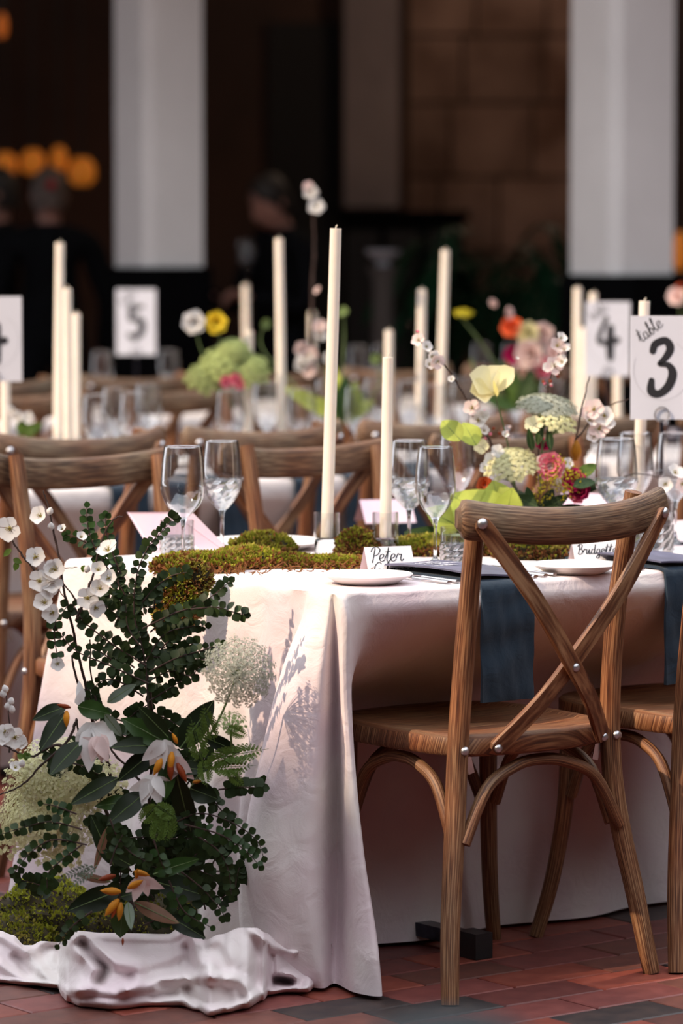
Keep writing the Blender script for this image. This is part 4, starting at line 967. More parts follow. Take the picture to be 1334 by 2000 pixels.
def sprig(A, pts, Y, mname='leaf_dark', lsize=0.0155, gap=0.0085, rad=0.0016, start=0.12, both=True, seg=8, taper=0.75, key=None, stem='bark', wide=1.02):
    P = crom(px_path(pts, Y), seg); b = MB(); n = len(P)
    b.tube(P, [rad * (1.1 - 0.7 * i / n) for i in range(n)], 6); st = part('sprig', b, stem, A.root)
    me = leaf_mesh(key or mname + 'r', mname, 1.0, wide, 0.16, 0.10, 5, 0.95)
    acc = 0; L = sum((P[i + 1] - P[i]).length for i in range(n - 1)); d = 0; k = 0
    for i in range(n - 1):
        sg = P[i + 1] - P[i]; d += sg.length; acc += sg.length
        if d < start * L: acc = 0; continue
        if acc >= gap:
            acc = 0; t = sg.normalized(); side = t.cross(TOCAM).normalized()
            for sd in ((-1, 1) if both else (1 if k % 2 else -1,)):
                dr = (side * sd * 0.85 + t * 0.55 + rv(0.28)).normalized(); nm = (TOCAM + rv(0.6) + Vector((0, 0, 0.25))).normalized()
                s = lsize * random.uniform(0.85, 1.4) * (1 - (1 - taper) * d / L)
                A.leaf(st, me, frame(P[i] + dr * 0.001, dr, nm, s), mname)
            k += 1
    t = (P[-1] - P[-2]).normalized(); A.leaf(st, me, frame(P[-1], t, TOCAM + rv(0.3), lsize * 0.8), mname)
    return st
def branch(A, pts, Y, r=0.003, seg=8, name='branch', m='bark', knots=True):
    P = crom(px_path(pts, Y), seg); n = len(P)
    P = [p + rv(0.0012) for p in P]; b = MB(); b.tube(P, [r * (1.05 - 0.65 * i / n) * (1.25 if knots and i % 5 == 2 else 1.0) for i in range(n)], 7)
    return part(name, b, m, A.root)
BLM = {}
def blossom_mesh(key, petal, np_=5, open_=0.35, wpet=0.92, center=True, layers=1):
    if key in BLM: return BLM[key]
    b = MB()
    for ly in range(layers):
        for k in range(np_):
            a = 2 * math.pi * (k + 0.5 * ly) / np_ + random.uniform(-.12, .12); up = open_ + 0.35 * ly + random.uniform(-.08, .08)
            d = Vector((math.cos(a) * math.cos(up), math.sin(a) * math.cos(up), math.sin(up))); nn = Vector((-math.cos(a) * math.sin(up), -math.sin(a) * math.sin(up), math.cos(up)))
            q = leaf_mb(1.0 - 0.15 * ly, wpet, 0.28, -0.08, 6, 1.7, 0.05); b.add(q, frame(d * 0.06, d, nn))
    if center:
        b.m = 1
        for k in range(14):
            a = random.uniform(0, 6.28); e = random.uniform(0.7, 1.4); d = Vector((math.cos(a) * math.cos(e), math.sin(a) * math.cos(e), math.sin(e))); L = random.uniform(0.3, 0.48)
            b.tube([(0, 0, 0.03), d * L * 0.9, d * L], [0.018, 0.014, 0.045], 4)
        b.lathe([(0.16, 0.02), (0.12, 0.10), (0.001, 0.13)], 8)
    BLM[key] = b.mesh('blossom', [petal, 'stamen']); return BLM[key]
def blossom(A, parent, P, r, key, petal, nm=None, name='blossom', **k):
    me = blossom_mesh(key, petal, **k); nm = nm or (TOCAM + rv(0.6)); o = bpy.data.objects.new(name, me); COL.objects.link(o); o.parent = parent or A.root
    o.matrix_local = Matrix.Translation(-A.root.location) @ frame(P, nm.orthogonal(), nm, r) ; return o
def bud_mb(l, r):
    b = MB(); b.lathe([(r * .35, 0), (r * .9, l * .25), (r, l * .45), (r * .7, l * .75), (0.0003, l)], 8); return b
def bud(A, P, dirv, l, r, mname, name='bud', parent=None):
    b = MB(); d = Vector(dirv).normalized(); b.add(bud_mb(l, r), Matrix.Translation(P) @ d.to_track_quat('Z', 'Y').to_matrix().to_4x4()); return part(name, b, mname, A.root) if parent is None else part(name, b, mname, A.root)
def big_leaf(A, base, tip, wpx, Y, mname='magnolia_leaf', face=1, dY=0.0, bend=0.12, roll=0.0, name='magnolia_leaf'):
    P0 = atY(base[0], base[1], Y); P1 = atY(tip[0], tip[1], Y + dY); L = (P1 - P0).length; w = wpx / F * Y
    b = leaf_mb(1.0, w / L, 0.22, bend, 9, 0.82, 0.10); M = frame(P0, P1 - P0, (TOCAM * face + rv(0.22) + Vector((roll, 0, 0.25 * face))), L)
    # midrib
    r = MB(); r.tube([(0, 0, 0.004), (0, .5, -bend * .25 + 0.004), (0, 0.97, -bend * .94 + 0.003)], [0.014, 0.010, 0.004], 5)
    q = MB(); q.add(b, M); q.m = 0; o = part(name, q, mname, A.root)
    q = MB(); q.add(r, M); obj('midrib', q.mesh('midrib', 'stem_green', True, A.root.location), o)
    return o
def umbel(A, C, rad, mfl, mgr, n=55, up=None, nfl=16, flat=0.45, fl=0.0042, name='lace_flower', stalk=None, spread=1.0):
    """domed flower head: rays ending in clusters of tiny florets, seen towards `up`"""
    up = (up or Vector((0, -0.8, 0.6))).normalized(); Mx = Matrix.Translation(C) @ up.to_track_quat('Z', 'Y').to_matrix().to_4x4(); b = MB()
    st = Vector((0, 0, -rad * 0.75))
    fl_b = MB()
    for k in range(5):
        a = 2 * math.pi * k / 5; fl_b.face([(0, 0, 0), (math.cos(a - .5) * .8, math.sin(a - .5) * .8, .18), (math.cos(a) * 1.05, math.sin(a) * 1.05, .1), (math.cos(a + .5) * .8, math.sin(a + .5) * .8, .18)])
    for i in range(n):
        rr = math.sqrt((i + 0.5) / n); a = i * 2.39996; c = Vector((math.cos(a) * rr * rad * spread, math.sin(a) * rr * rad * spread, flat * rad * (1 - rr * rr)))
        b.m = 1; b.tube([st, st.lerp(c, 0.6) + rv(0.001), c], [0.0007, 0.0005, 0.0004], 3, cap=False); b.m = 0 if rr > 0.62 or mgr is None else (1 if random.random() < 0.8 else 0)
        nf = int(nfl * random.uniform(0.7, 1.2))
        for k in range(nf):
            q = math.sqrt((k + .5) / nf) * rad * 0.115; ak = k * 2.39996; p = c + Vector((math.cos(ak) * q, math.sin(ak) * q, 0.012 * (1 - k / nf) * rad * 4)) + rv(0.0012)
            d = (p - st).normalized() + rv(0.3); b.add(fl_b, Matrix.Translation(p) @ d.to_track_quat('Z', 'Y').to_matrix().to_4x4() @ Matrix.Diagonal((fl, fl, fl, 1)))
    w = MB(); w.v = [tuple(Mx @ Vector(p)) for p in b.v]; w.f = b.f; w.uv = b.uv; w.mi = b.mi
    o = part(name, w, [mfl, mgr or 'stem_green'], A.root)
    if stalk:
        s = MB(); s.tube(crom([Mx @ st] + stalk, 6), 0.0021, 6); obj('stalk', s.mesh('stalk', 'stem_green', True, A.root.location), o)
    return o
def fern(A, base, tip, Y, w, mname='leaf_light', name='ferny_leaf'):
    P0 = atY(base[0], base[1], Y); P1 = atY(tip[0], tip[1], Y); L = (P1 - P0).length; b = MB(); b.tube([(0, 0, 0), (0, .5, 0.02), (0, 1, -.02)], [.012, .009, .003], 4)
    for i in range(1, 11):
        t = i / 11; ww = w * math.sin(math.pi * min(1, t * .8 + .25)) 
        for sd in (-1, 1):
            d = Vector((sd * .8, .6, 0.1)).normalized(); o = Vector((0, t, 0)); b.tube([o, o + d * ww], [.006, .002], 3)
            for j in range(1, 5):
                for s2 in (-1, 1):
                    d2 = (d + Vector((-d.y, d.x, 0)) * s2 * .8).normalized(); q = leaf_mb(ww * .36 * (1.15 - j * .18), ww * .24, .1, 0, 2, .8); b.add(q, frame(o + d * ww * j / 4.5, d2, Vector((0, 0, 1)) + rv(.3)))
    M = frame(P0, P1 - P0, TOCAM + rv(0.35), L); q = MB(); q.add(b, M); return part(name, q, mname, A.root)
def moss_patch(root, C, ax, n, seed, mats=('moss_green', 'moss_olive', 'moss_brown'), brown=0.25, ln=0.010, low_brown=True, rot=0.0, lump=0.22, full=False):
    """mound with a lumpy body and thousands of tiny shoots"""
    rs = np.random.default_rng(seed); b = MB(); rows = []; Rm = Matrix.Rotation(rot, 4, 'Z')
    def pt(th, ph):
        d = Vector((math.cos(th) * math.cos(ph), math.sin(th) * math.cos(ph), math.sin(ph)))
        k = 1 + lump * noise.noise(Vector((d.x * 2.2, d.y * 2.2, d.z * 2.2)) + Vector((seed, 0, 0))) + 0.6 * lump * noise.noise(d * 5 + Vector((seed, 3, 0)))
        return C + Rm @ Vector((d.x * ax[0] * k, d.y * ax[1] * k, (d.z if full else max(d.z, -0.05)) * ax[2] * k)), Rm @ Vector((d.x / ax[0], d.y / ax[1], d.z / ax[2])).normalized()
    for i in range(10): rows.append([pt(2 * math.pi * j / 22, (-1.5 + 3.05 * i / 9) if full else (-0.15 + (math.pi / 2 + 0.14) * i / 9))[0] for j in range(22)])
    b.quad_grid(rows, closed=True); part('moss_cushion', b, 'moss_body', root)
    s = MB()
    for k in range(n):
        th = rs.uniform(0, 2 * math.pi); ph = math.asin(rs.uniform(-0.95 if full else 0.0, 1.0)); p, nn = pt(th, ph); 
        d = (nn + Vector(rs.uniform(-.8, .8, 3)) + Vector((0, 0, .25))).normalized(); L = ln * rs.uniform(.5, 1.3); w = L * 0.30; sd = d.orthogonal().normalized(); sd.rotate(Quaternion(d, rs.uniform(0, 6.28)))
        low = ph < 0.42 if low_brown else False; r_ = rs.uniform(); clump = noise.noise(p * 22)
        s.m = 2 if (low and r_ < 0.75) or r_ < brown * (1 + 2.5 * max(0, clump)) * 0.6 else (1 if clump + rs.uniform(-.3, .3) > 0.12 else 0)
        q = p + d * L * 0.55 + sd * w; q2 = p + d * L * 0.55 - sd * w
        s.face([p, q, p + d * L, q2])
        if k % 2: 
            e = d.cross(sd); s.face([p, p + d * L * .5 + e * w, p + d * L * 0.9, p + d * L * .5 - e * w])
    part('moss_shoots', s, list(mats), root, False, kind='stuff')

# ------------------------------------------------------------------ flowers standing on the floor at the table end
FL = thing('floor_flower_arrangement', 'tall floor arrangement of dark foliage, magnolia, white blossom and lace at the table end', 'flowers', onz(250, 1880, 0.0))
A = Arr(FL, 285)
YA = 6.74
random.seed(3)
# woody stems
branch(A, [(262, 1800), (230, 1600), (208, 1480), (186, 1420), (152, 1335), (140, 1280)], [6.9, 6.85, 6.8, 6.78, 6.75, 6.75], 0.0042)
branch(A, [(300, 1760), (292, 1560), (300, 1430), (286, 1310), (266, 1210), (262, 1150)], [6.9, 6.85, 6.8, 6.76, 6.74, 6.74], 0.0036)
branch(A, [(200, 1490), (165, 1330), (133, 1190), (115, 1090), (97, 1000), (84, 958)], [6.8, 6.76, 6.72, 6.70, 6.70, 6.70], 0.0030)
branch(A, [(150, 1210), (165, 1170), (185, 1110), (200, 1050), (222, 1015), (240, 1008)], 6.70, 0.0026)
branch(A, [(70, 1115), (40, 1080), (15, 1045), (-12, 1020)], 6.71, 0.0022)
branch(A, [(150, 1172), (118, 1135), (104, 1128)], 6.71, 0.0016)
branch(A, [(70, 1115), (92, 1120), (128, 1170)], 6.71, 0.0018)
branch(A, [(108, 1110), (150, 1108)], 6.70, 0.0012)
branch(A, [(160, 1480), (110, 1455), (60, 1478), (20, 1462), (-15, 1448)], 6.76, 0.0030)
branch(A, [(150, 1405), (130, 1450), (85, 1490), (40, 1535), (-10, 1555)], 6.74, 0.0028)
branch(A, [(18, 1470), (20, 1420), (12, 1352)], 6.74, 0.0018)
branch(A, [(225, 1620), (170, 1500), (148, 1402)], 6.8, 0.0034)
branch(A, [(310, 1560), (250, 1500), (210, 1450), (180, 1330), (176, 1250)], 6.82, 0.0026)
# round-leaved sprigs
SPR = [([(290, 1400), (283, 1290), (262, 1200), (268, 1120), (290, 1068), (314, 1040), (338, 1012)], 6.72, 'leaf_dark', .0170, .0085), ([(278, 1228), (335, 1200), (385, 1182), (420, 1160), (448, 1136)], 6.70, 'leaf_dark', .0165, .0095),
       ([(372, 1190), (420, 1186), (450, 1194), (476, 1200)], 6.69, 'leaf_dark', .0175, .011), ([(292, 1312), (345, 1285), (395, 1270), (430, 1258)], 6.70, 'leaf_dark', .0165, .0085),
       ([(286, 1300), (225, 1262), (165, 1215), (140, 1180), (120, 1200)], 6.71, 'leaf_dark', .0170, .0095), ([(290, 1335), (215, 1300), (150, 1272), (112, 1232)], 6.70, 'leaf_dark', .0150, .0095),
       ([(255, 1180), (225, 1130), (190, 1080), (172, 1030), (170, 992)], 6.73, 'leaf_mid', .0155, .010), ([(240, 1130), (220, 1080), (208, 1040), (206, 1010)], 6.73, 'leaf_mid', .0160, .011),
       ([(225, 1110), (190, 1075), (150, 1050), (132, 1045)], 6.74, 'leaf_mid', .0150, .011), ([(112, 1195), (106, 1240), (114, 1290)], 6.70, 'leaf_mid', .0190, .014),
       ([(268, 1190), (300, 1150), (335, 1125), (365, 1118)], 6.73, 'leaf_dark', .0165, .0095), ([(250, 1230), (215, 1190), (185, 1170)], 6.72, 'leaf_dark', .0175, .010),
       ([(285, 1290), (320, 1240), (365, 1225), (400, 1222)], 6.72, 'leaf_dark', .0165, .0090), ([(290, 1330), (335, 1310), (370, 1320), (392, 1300)], 6.72, 'leaf_dark', .0155, .0090),
       ([(270, 1240), (240, 1190), (232, 1140), (228, 1100)], 6.73, 'leaf_dark', .0170, .010), ([(290, 1370), (330, 1345), (370, 1320)], 6.73, 'leaf_dark', .0155, .009), ([(280, 1360), (230, 1330), (200, 1330), (176, 1350)], 6.74, 'leaf_dark', .0160, .010),
       ([(245, 1410), (190, 1390), (165, 1360)], 6.76, 'leaf_dark', .0155, .010), ([(272, 1260), (250, 1225), (246, 1180)], 6.69, 'leaf_dark', .0150, .009),
       ([(300, 1635), (380, 1590), (450, 1605), (500, 1640), (514, 1672)], 6.66, 'leaf_dark', .0165, .0095), ([(160, 1620), (100, 1605), (50, 1615), (-5, 1632)], 6.60, 'leaf_dark', .0150, .0085), ([(170, 1650), (105, 1640), (60, 1665), (28, 1705)], 6.58, 'leaf_dark', .0150, .0085),
       ([(160, 1650), (120, 1680), (95, 1705), (92, 1735)], 6.57, 'leaf_mid', .0160, .0095), ([(215, 1600), (232, 1640), (255, 1665), (285, 1682)], 6.57, 'leaf_dark', .0175, .0085), ([(380, 1630), (425, 1660), (446, 1700), (452, 1748)], 6.64, 'leaf_dark', .0155, .009),
       ([(360, 1610), (430, 1630), (478, 1660), (506, 1690)], 6.64, 'leaf_mid', .0160, .0105), ([(300, 1640), (310, 1670), (322, 1700)], 6.58, 'leaf_mid', .0170, .012), ([(350, 1700), (400, 1740), (440, 1790)], 6.62, 'leaf_dark', .0160, .0095), ([(330, 1720), (360, 1780), (410, 1810)], 6.60, 'leaf_mid', .0150, .0105),
       ([(215, 1690), (225, 1660), (240, 1630)], 6.56, 'leaf_dark', .0150, .010), ([(150, 1590), (110, 1575), (85, 1570)], 6.62, 'leaf_mid', .0150, .010), ([(400, 1540), (430, 1580), (450, 1600)], 6.70, 'leaf_dark', .0170, .011), ([(180, 1780), (140, 1810), (115, 1845)], 6.56, 'leaf_dark', .0140, .010)]
order = [0, 1, 2, 3, 5, 6, 4, 19, 20, 21, 7, 23, 22, 24, 9, 25, 26] ; order += [i for i in range(len(SPR)) if i not in order]
for i in order:
    pts, Y, m, ls, gp = SPR[i]; sprig(A, pts, Y, m, ls, gp)
# deep filling foliage around the stems
random.seed(5)
for k in range(74):
    cx, cy = (random.gauss(275, 48), random.gauss(1270, 60)) if k < 14 else ((random.gauss(310, 75), random.gauss(1690, 60)) if k < 58 else (random.gauss(280, 60), random.gauss(1480, 70)))
    a = random.uniform(-2.6, 0.2); L = random.uniform(50, 95); sprig(A, [(cx, cy), (cx + L * .5 * math.cos(a), cy + L * .5 * math.sin(a) + 5), (cx + L * math.cos(a), cy + L * math.sin(a) + 16)], 6.80 - 0.02 * random.random() if k < 14 else random.uniform(6.72, 6.86), 'leaf_dark', .0165 if k < 14 else .021, .0085)
A.flush()
# magnolia leaves
MG = [((130, 1380), (62, 1404), 32, 1, 'magnolia_leaf'), ((130, 1392), (80, 1462), 40, 1, 'magnolia_leaf'), ((152, 1380), (216, 1394), 38, 1, 'magnolia_leaf_green'), ((332, 1455), (236, 1402), 46, 1, 'magnolia_leaf_green'), ((328, 1440), (274, 1382), 36, 1, 'magnolia_leaf'),
      ((352, 1462), (416, 1368), 52, 1, 'magnolia_leaf'), ((305, 1456), (219, 1456), 36, 1, 'magnolia_leaf'), ((300, 1468), (229, 1524), 40, 1, 'magnolia_leaf'), ((328, 1482), (322, 1562), 36, 1, 'magnolia_leaf_green'), ((345, 1512), (372, 1632), 44, 1, 'magnolia_leaf'),
      ((230, 1520), (140, 1568), 38, 1, 'magnolia_leaf'), ((262, 1565), (184, 1572), 32, 1, 'magnolia_leaf_green'), ((285, 1548), (208, 1608), 46, 1, 'magnolia_leaf'), ((158, 1450), (97, 1508), 44, 1, 'magnolia_leaf'), ((372, 1540), (424, 1560), 44, 1, 'magnolia_leaf'),
      ((222, 1690), (178, 1594), 34, 1, 'magnolia_leaf'), ((232, 1740), (133, 1778), 48, 1, 'magnolia_leaf'), ((262, 1762), (352, 1806), 30, -1, 'magnolia_leaf'), ((238, 1765), (236, 1834), 44, 1, 'magnolia_leaf_green'), ((300, 1708), (382, 1676), 34, 1, 'magnolia_leaf_green'),
      ((300, 1722), (408, 1748), 50, 1, 'magnolia_leaf'), ((236, 1752), (282, 1738), 28, 1, 'magnolia_leaf'), ((216, 1722), (146, 1708), 16, -1, 'magnolia_leaf'), ((210, 1372), (263, 1336), 24, 1, 'sage_leaf'), ((250, 1762), (256, 1812), 20, 1, 'sage_leaf'), ((330, 1500), (400, 1500), 34, 1, 'magnolia_leaf'),
      ((400, 1440), (470, 1470), 30, 1, 'magnolia_leaf'), ((330, 1790), (400, 1830), 36, 1, 'magnolia_leaf'), ((210, 1615), (185, 1700), 16, -1, 'magnolia_leaf'), ((205, 1395), (240, 1440), 22, 1, 'sage_leaf'), ((255, 1690), (205, 1660), 30, 1, 'magnolia_leaf')]
random.seed(9)
for i, (a, c, w, f, m) in enumerate(MG):
    y = (a[1] + c[1]) / 2; Yd = 6.66 if y < 1600 else 6.64
    big_leaf(A, a, c, w, Yd - 0.004 * (i % 5), m, f, random.uniform(-.05, .03))
# white quince blossom
BLO = [(20, 1032, 30), (80, 1008, 24), (70, 1088, 26), (78, 1135, 26), (108, 1112, 26), (92, 1150, 24), (100, 1138, 26), (88, 1178, 26), (104, 1196, 26), (212, 1076, 27), (192, 1114, 20), (212, 1130, 22), (172, 1168, 26), (196, 1150, 24), (186, 1186, 24), (100, 1116, 22), (158, 1050, 14), (10, 1428, 24), (30, 1440, 26), (44, 1450, 18), (30, 1500, 16), (8, 1442, 20), (112, 1296, 18), (122, 1034, 12)]
for k, (x, y, rp) in enumerate(BLO):
    blossom(A, FL, atY(x, y, 6.685 if y < 1350 else 6.72), rp / F * 6.7 * 0.9, 'quince%d' % (k % 3), 'petal_white', TOCAM + rv(0.55) + Vector((0, 0, .2)), open_=0.30 + 0.12 * (k % 3))
for x, y in ((12, 1352), (8, 1362), (14, 1386), (24, 1392), (20, 1376), (95, 1005), (168, 1118), (42, 1498), (100, 1035)):
    bud(A, atY(x, y, 6.70), (random.uniform(-.4, .4), -.4, 1), 0.016, 0.0065, 'petal_white', 'blossom_bud')
for x, y in ((22, 1072), (26, 1092), (34, 1098), (50, 1468), (45, 1480), (180, 1100), (165, 1104), (60, 1478)):
    big_leaf(A, (x, y), (x + random.uniform(-18, 18), y + random.uniform(-8, 20)), 12, 6.70, 'leaf_light', 1, 0, .1, name='young_leaf')
# magnolia flowers with drooping petals and orange buds
def droopy(C, n, L, Y, mname, spread=1.0, down=1.0):
    for k in range(n):
        a = lerp(-1.2, 1.2, k / max(1, n - 1)) * spread + random.uniform(-.2, .2); d = Vector((math.sin(a), random.uniform(-.4, .2), -math.cos(a) * down)); P = atY(C[0], C[1], Y) + rv(0.006)
        q = MB(); q.add(leaf_mb(1.0, 0.52, 0.35, 0.15, 7, .6, .12), frame(P, d, TOCAM + rv(.5), L * random.uniform(.75, 1.1))); part('magnolia_petal', q, mname, FL)
droopy((182, 1418), 7, 0.075, 6.66, 'petal_white', .55); droopy((186, 1440), 5, 0.062, 6.64, 'petal_blush', .6); droopy((318, 1450), 5, 0.055, 6.63, 'petal_white', .8); droopy((296, 1520), 6, 0.050, 6.63, 'petal_white', .9)
droopy((345, 1480), 3, 0.05, 6.64, 'petal_blush', .5); droopy((278, 1715), 4, 0.045, 6.61, 'petal_blush', .9); droopy((160, 1372), 2, 0.045, 6.66, 'petal_white', .3, -1.0)
for x, y, dx, dz, l, m in ((130, 1388, 0, -1, .030, 'bud_orange'), (138, 1382, -1, .25, .026, 'bud_rust'), (318, 1478, -.5, -1, .038, 'bud_orange'), (332, 1482, .05, -1, .040, 'bud_rust'), (346, 1490, .5, -1, .040, 'bud_rust'), (336, 1468, -.1, -1, .036, 'bud_orange'), (346, 1452, -.4, .9, .022, 'bud_orange'),
                           (236, 1742, -1, .1, .038, 'bud_orange'), (232, 1756, -.75, -.9, .040, 'bud_orange'), (236, 1762, -.1, -1, .034, 'bud_orange'), (228, 1768, -.4, -1, .026, 'bud_rust'), (250, 1735, .6, .35, .034, 'bud_orange'), (262, 1702, .9, -.2, .030, 'bud_orange'), (266, 1716, .1, .8, .020, 'bud_orange'), (226, 1710, -.9, -.2, .034, 'bud_rust'), (240, 1832, 0, -1, .014, 'bud_rust'), (376, 1528, .9, .2, .018, 'bud_orange')):
    bud(A, atY(x, y, 6.63 if y < 1600 else 6.60), (dx, -.2, dz), l, l * .17 if m == 'bud_rust' else l * .2, m, 'orange_bud')
# lace flowers and ferny leaves
random.seed(21)
umbel(A, atY(466, 1312, 6.66), 0.064, 'lace_white', 'lace_green', 80, Vector((0.1, -0.93, 0.30)), 22, 0.42, 0.0023, stalk=[atY(430, 1400, 6.70), atY(395, 1460, 6.72), atY(340, 1560, 6.76)])
umbel(A, atY(452, 1412, 6.64), 0.028, 'lace_green', 'lace_green', 30, Vector((0.1, -0.6, 0.8)), 10, 0.4, 0.0022, 'green_umbel', [atY(448, 1470, 6.66), atY(405, 1492, 6.68), atY(360, 1560, 6.74)])
for (x, y, r_, n_) in ((118, 1520, .085, 120), (66, 1585, .075, 100), (190, 1535, .055, 60), (130, 1610, .065, 70), (40, 1640, .045, 36), (95, 1560, .085, 90), (60, 1520, .05, 40), (110, 1660, .05, 40)):
    umbel(A, atY(x, y, 6.80 + 0.0003 * (x % 60)), r_, 'cream_floret', 'cream_floret', n_, Vector((random.uniform(-.5, .3), -0.7, random.uniform(.2, .8))), 11, random.uniform(.3, .9), 0.0033, 'cream_smoke_flower')
for a, c, w in (((400, 1500), (470, 1460), .30), ((410, 1500), (500, 1495), .26), ((395, 1490), (372, 1400), .28), ((420, 1450), (395, 1372), .26), ((430, 1480), (525, 1462), .24), ((440, 1500), (480, 1540), .26), ((395, 1480), (405, 1540), .3), ((300, 1570), (345, 1600), .36), ((320, 1590), (300, 1650), .34), ((310, 1570), (270, 1610), .36), ((330, 1580), (322, 1650), .34), ((440, 1420), (488, 1440), .3), ((180, 1690), (110, 1720), .16), ((190, 1690), (130, 1740), .16)):
    fern(A, a, c, 6.62 if a[1] < 1640 else 6.56, w, 'leaf_light' if a[1] < 1640 else 'sage_leaf')
# moss heaped round the foot
MO = thing('moss_mound', 'mossy green mound on the floor beside the flowers and the gathered cloth', 'moss', onz(70, 1840, 0.0))
moss_patch(MO, onz(92, 1832, 0.020), (0.125, 0.11, 0.105), 5200, 4, ('moss_green', 'moss_green', 'moss_body'), 0.15, 0.008, False)
moss_patch(MO, onz(15, 1852, 0.020), (0.11, 0.07, 0.060), 2600, 8, ('moss_green', 'moss_olive', 'moss_body'), 0.1, 0.008, False)
M2 = thing('moss_mound', 'dark moss mound buried under the magnolia leaves of the floor flowers', 'moss', onz(330, 1845, 0.0))
moss_patch(M2, onz(330, 1845, 0.02), (0.16, 0.09, 0.11), 3600, 14, ('moss_green', 'moss_olive', 'moss_body'), 0.3, 0.008, False)

# ------------------------------------------------------------------ moss along the front table
def table_moss(x, y, ax, n, seed, label, brown=.3, ln=.010, rot=0.0, mats=('moss_green', 'moss_olive', 'moss_brown')):
    C = onz(x, y, ZT + 0.004); t = thing('moss_clump', label, 'moss', C, 0, 'moss along the front table'); moss_patch(t, C.copy(), ax, n, seed, mats, brown, ln, True, rot); return t
table_moss(388, 1116, (0.085, 0.050, 0.034), 3600, 31, 'rounded olive moss clump nearest the table end')
table_moss(478, 1108, (0.075, 0.05, 0.036), 3400, 32, 'olive moss clump in front of the crystal wine glass')
table_moss(512, 1090, (0.070, 0.05, 0.046), 2800, 33, 'peaked green moss clump before the large white plate', .15)
table_moss(566, 1107, (0.085, 0.04, 0.020), 3000, 34, 'low strip of moss on torn brown bark beside the tallest candle', .7)
table_moss(655, 1108, (0.075, 0.035, 0.018), 2800, 35, 'low green moss strip in front of the tallest candle holder', .35)
table_moss(696, 1090, (0.040, 0.04, 0.056), 2600, 36, 'upright clump of moss and brown bark between the two front candles', .6)
table_moss(820, 1083, (0.085, 0.06, 0.034), 2600, 37, 'dark green moss clump behind the first name card', .1)
table_moss(950, 1082, (0.08, 0.06, 0.050), 2200, 38, 'moss clump behind the cut glass tumbler', .15)
table_moss(1045, 1090, (0.085, 0.06, 0.050), 2600, 39, 'moss clump with dry brown flecks seen through the chair back', .35)
table_moss(1135, 1082, (0.075, 0.05, 0.042), 2200, 40, 'moss clump behind the second name card', .3)
C = atY(352, 1170, 6.985); t = thing('hanging_moss', 'ragged moss piece hanging down over the cloth at the table end', 'moss', C, 0, 'moss along the front table')
moss_patch(t, C.copy(), (0.036, 0.026, 0.062), 3200, 51, ('moss_green', 'moss_olive', 'moss_brown'), .5, .010, False, 0, .3, True)
for dx, dy, a in ((28, -40, .03), (-20, 35, .026)): moss_patch(t, atY(352 + dx, 1170 + dy, 6.99), (a, .022, a), 900, 52 + dx, ('moss_olive', 'moss_olive', 'moss_brown'), .6, .010, False, 0, .3, True)
# strands of bark
random.seed(77); b = MB()
for k in range(150):
    x = random.uniform(360, 720); y = random.uniform(1098, 1116) if x > 520 else random.uniform(1108, 1122); P = onz(x, y, ZT + 0.012); L = random.uniform(.006, .02); d = Vector((random.uniform(-1, 1), random.uniform(-.6, .2), random.uniform(-.2, .7))).normalized()
    b.tube([P, P + d * L * .5 + rv(.002), P + d * L], [.0014, .0012, .0003], 4)
o = tag(part('bark_fibre', b, 'moss_brown', None), 'loose brown bark fibre along the foot of the table moss', 'bark'); o['kind'] = 'stuff'

# ------------------------------------------------------------------ flowers on the front table
TF = thing('table_flower_arrangement', 'mixed arrangement with lace flowers, a yellow poppy and magenta blooms on the front table', 'flowers', onz(1045, 1070, ZT + 0.005))
B = Arr(TF, 200); YB = TF.location.y
random.seed(13)
b = MB(); b.lathe([(0.0005, 0), (0.055, 0), (0.07, 0.03), (0.062, 0.055), (0.055, 0.05), (0.0005, 0.045)], 20, TF.location); part('bowl', b, 'stand_metal', TF)
branch(B, [(1010, 960), (975, 895), (938, 830), (905, 770), (862, 705), (815, 662)], [YB, YB - .02, YB - .03, YB - .04, YB - .04, YB - .04], 0.0030)
branch(B, [(1050, 900), (1062, 800), (1076, 735), (1098, 670)], YB + .04, 0.0022)
branch(B, [(1100, 970), (1122, 870), (1140, 780), (1152, 735)], YB + .02, 0.0024)
branch(B, [(1125, 860), (1175, 800), (1228, 780)], YB + .03, 0.0018)
branch(B, [(1180, 960), (1240, 925), (1330, 945)], YB + .12, 0.0018)
for k, (x, y, rp) in enumerate(((818, 665, 15), (832, 678, 13), (843, 695, 16), (853, 706, 16), (838, 712, 12), (882, 742, 9), (922, 798, 18), (934, 822, 20), (948, 815, 14), (926, 840, 16), (945, 842, 12), (986, 850, 9), (1088, 676, 18), (1102, 684, 16), (1094, 662, 14), (1080, 715, 20), (1098, 708, 16), (1072, 720, 14), (1160, 800, 22), (1180, 812, 22), (1150, 822, 20), (1170, 838, 22), (1160, 852, 16), (1188, 830, 16), (1146, 806, 14), (1318, 925, 20), (1300, 945, 18), (1332, 945, 18), (1010, 700, 4))):
    blossom(B, TF, atY(x, y, YB - .045 if x < 1000 else YB + .02), rp / F * YB, 'cherry%d' % (k % 3), 'petal_blush' if k % 3 == 0 else 'petal_white', TOCAM + rv(.6) + Vector((0, 0, .3)), open_=.25 + .15 * (k % 3), layers=1)
for k in range(26):
    x, y = random.choice(((825, 660), (930, 805), (945, 850), (1078, 745), (1070, 752), (1160, 850), (985, 845))); bud(B, atY(x + random.uniform(-18, 18), y + random.uniform(-14, 14), YB - .04 if x < 1000 else YB + .02), rv(1), .008, .0035, random.choice(('bud_rust', 'petal_pink', 'petal_blush')), 'blossom_bud')
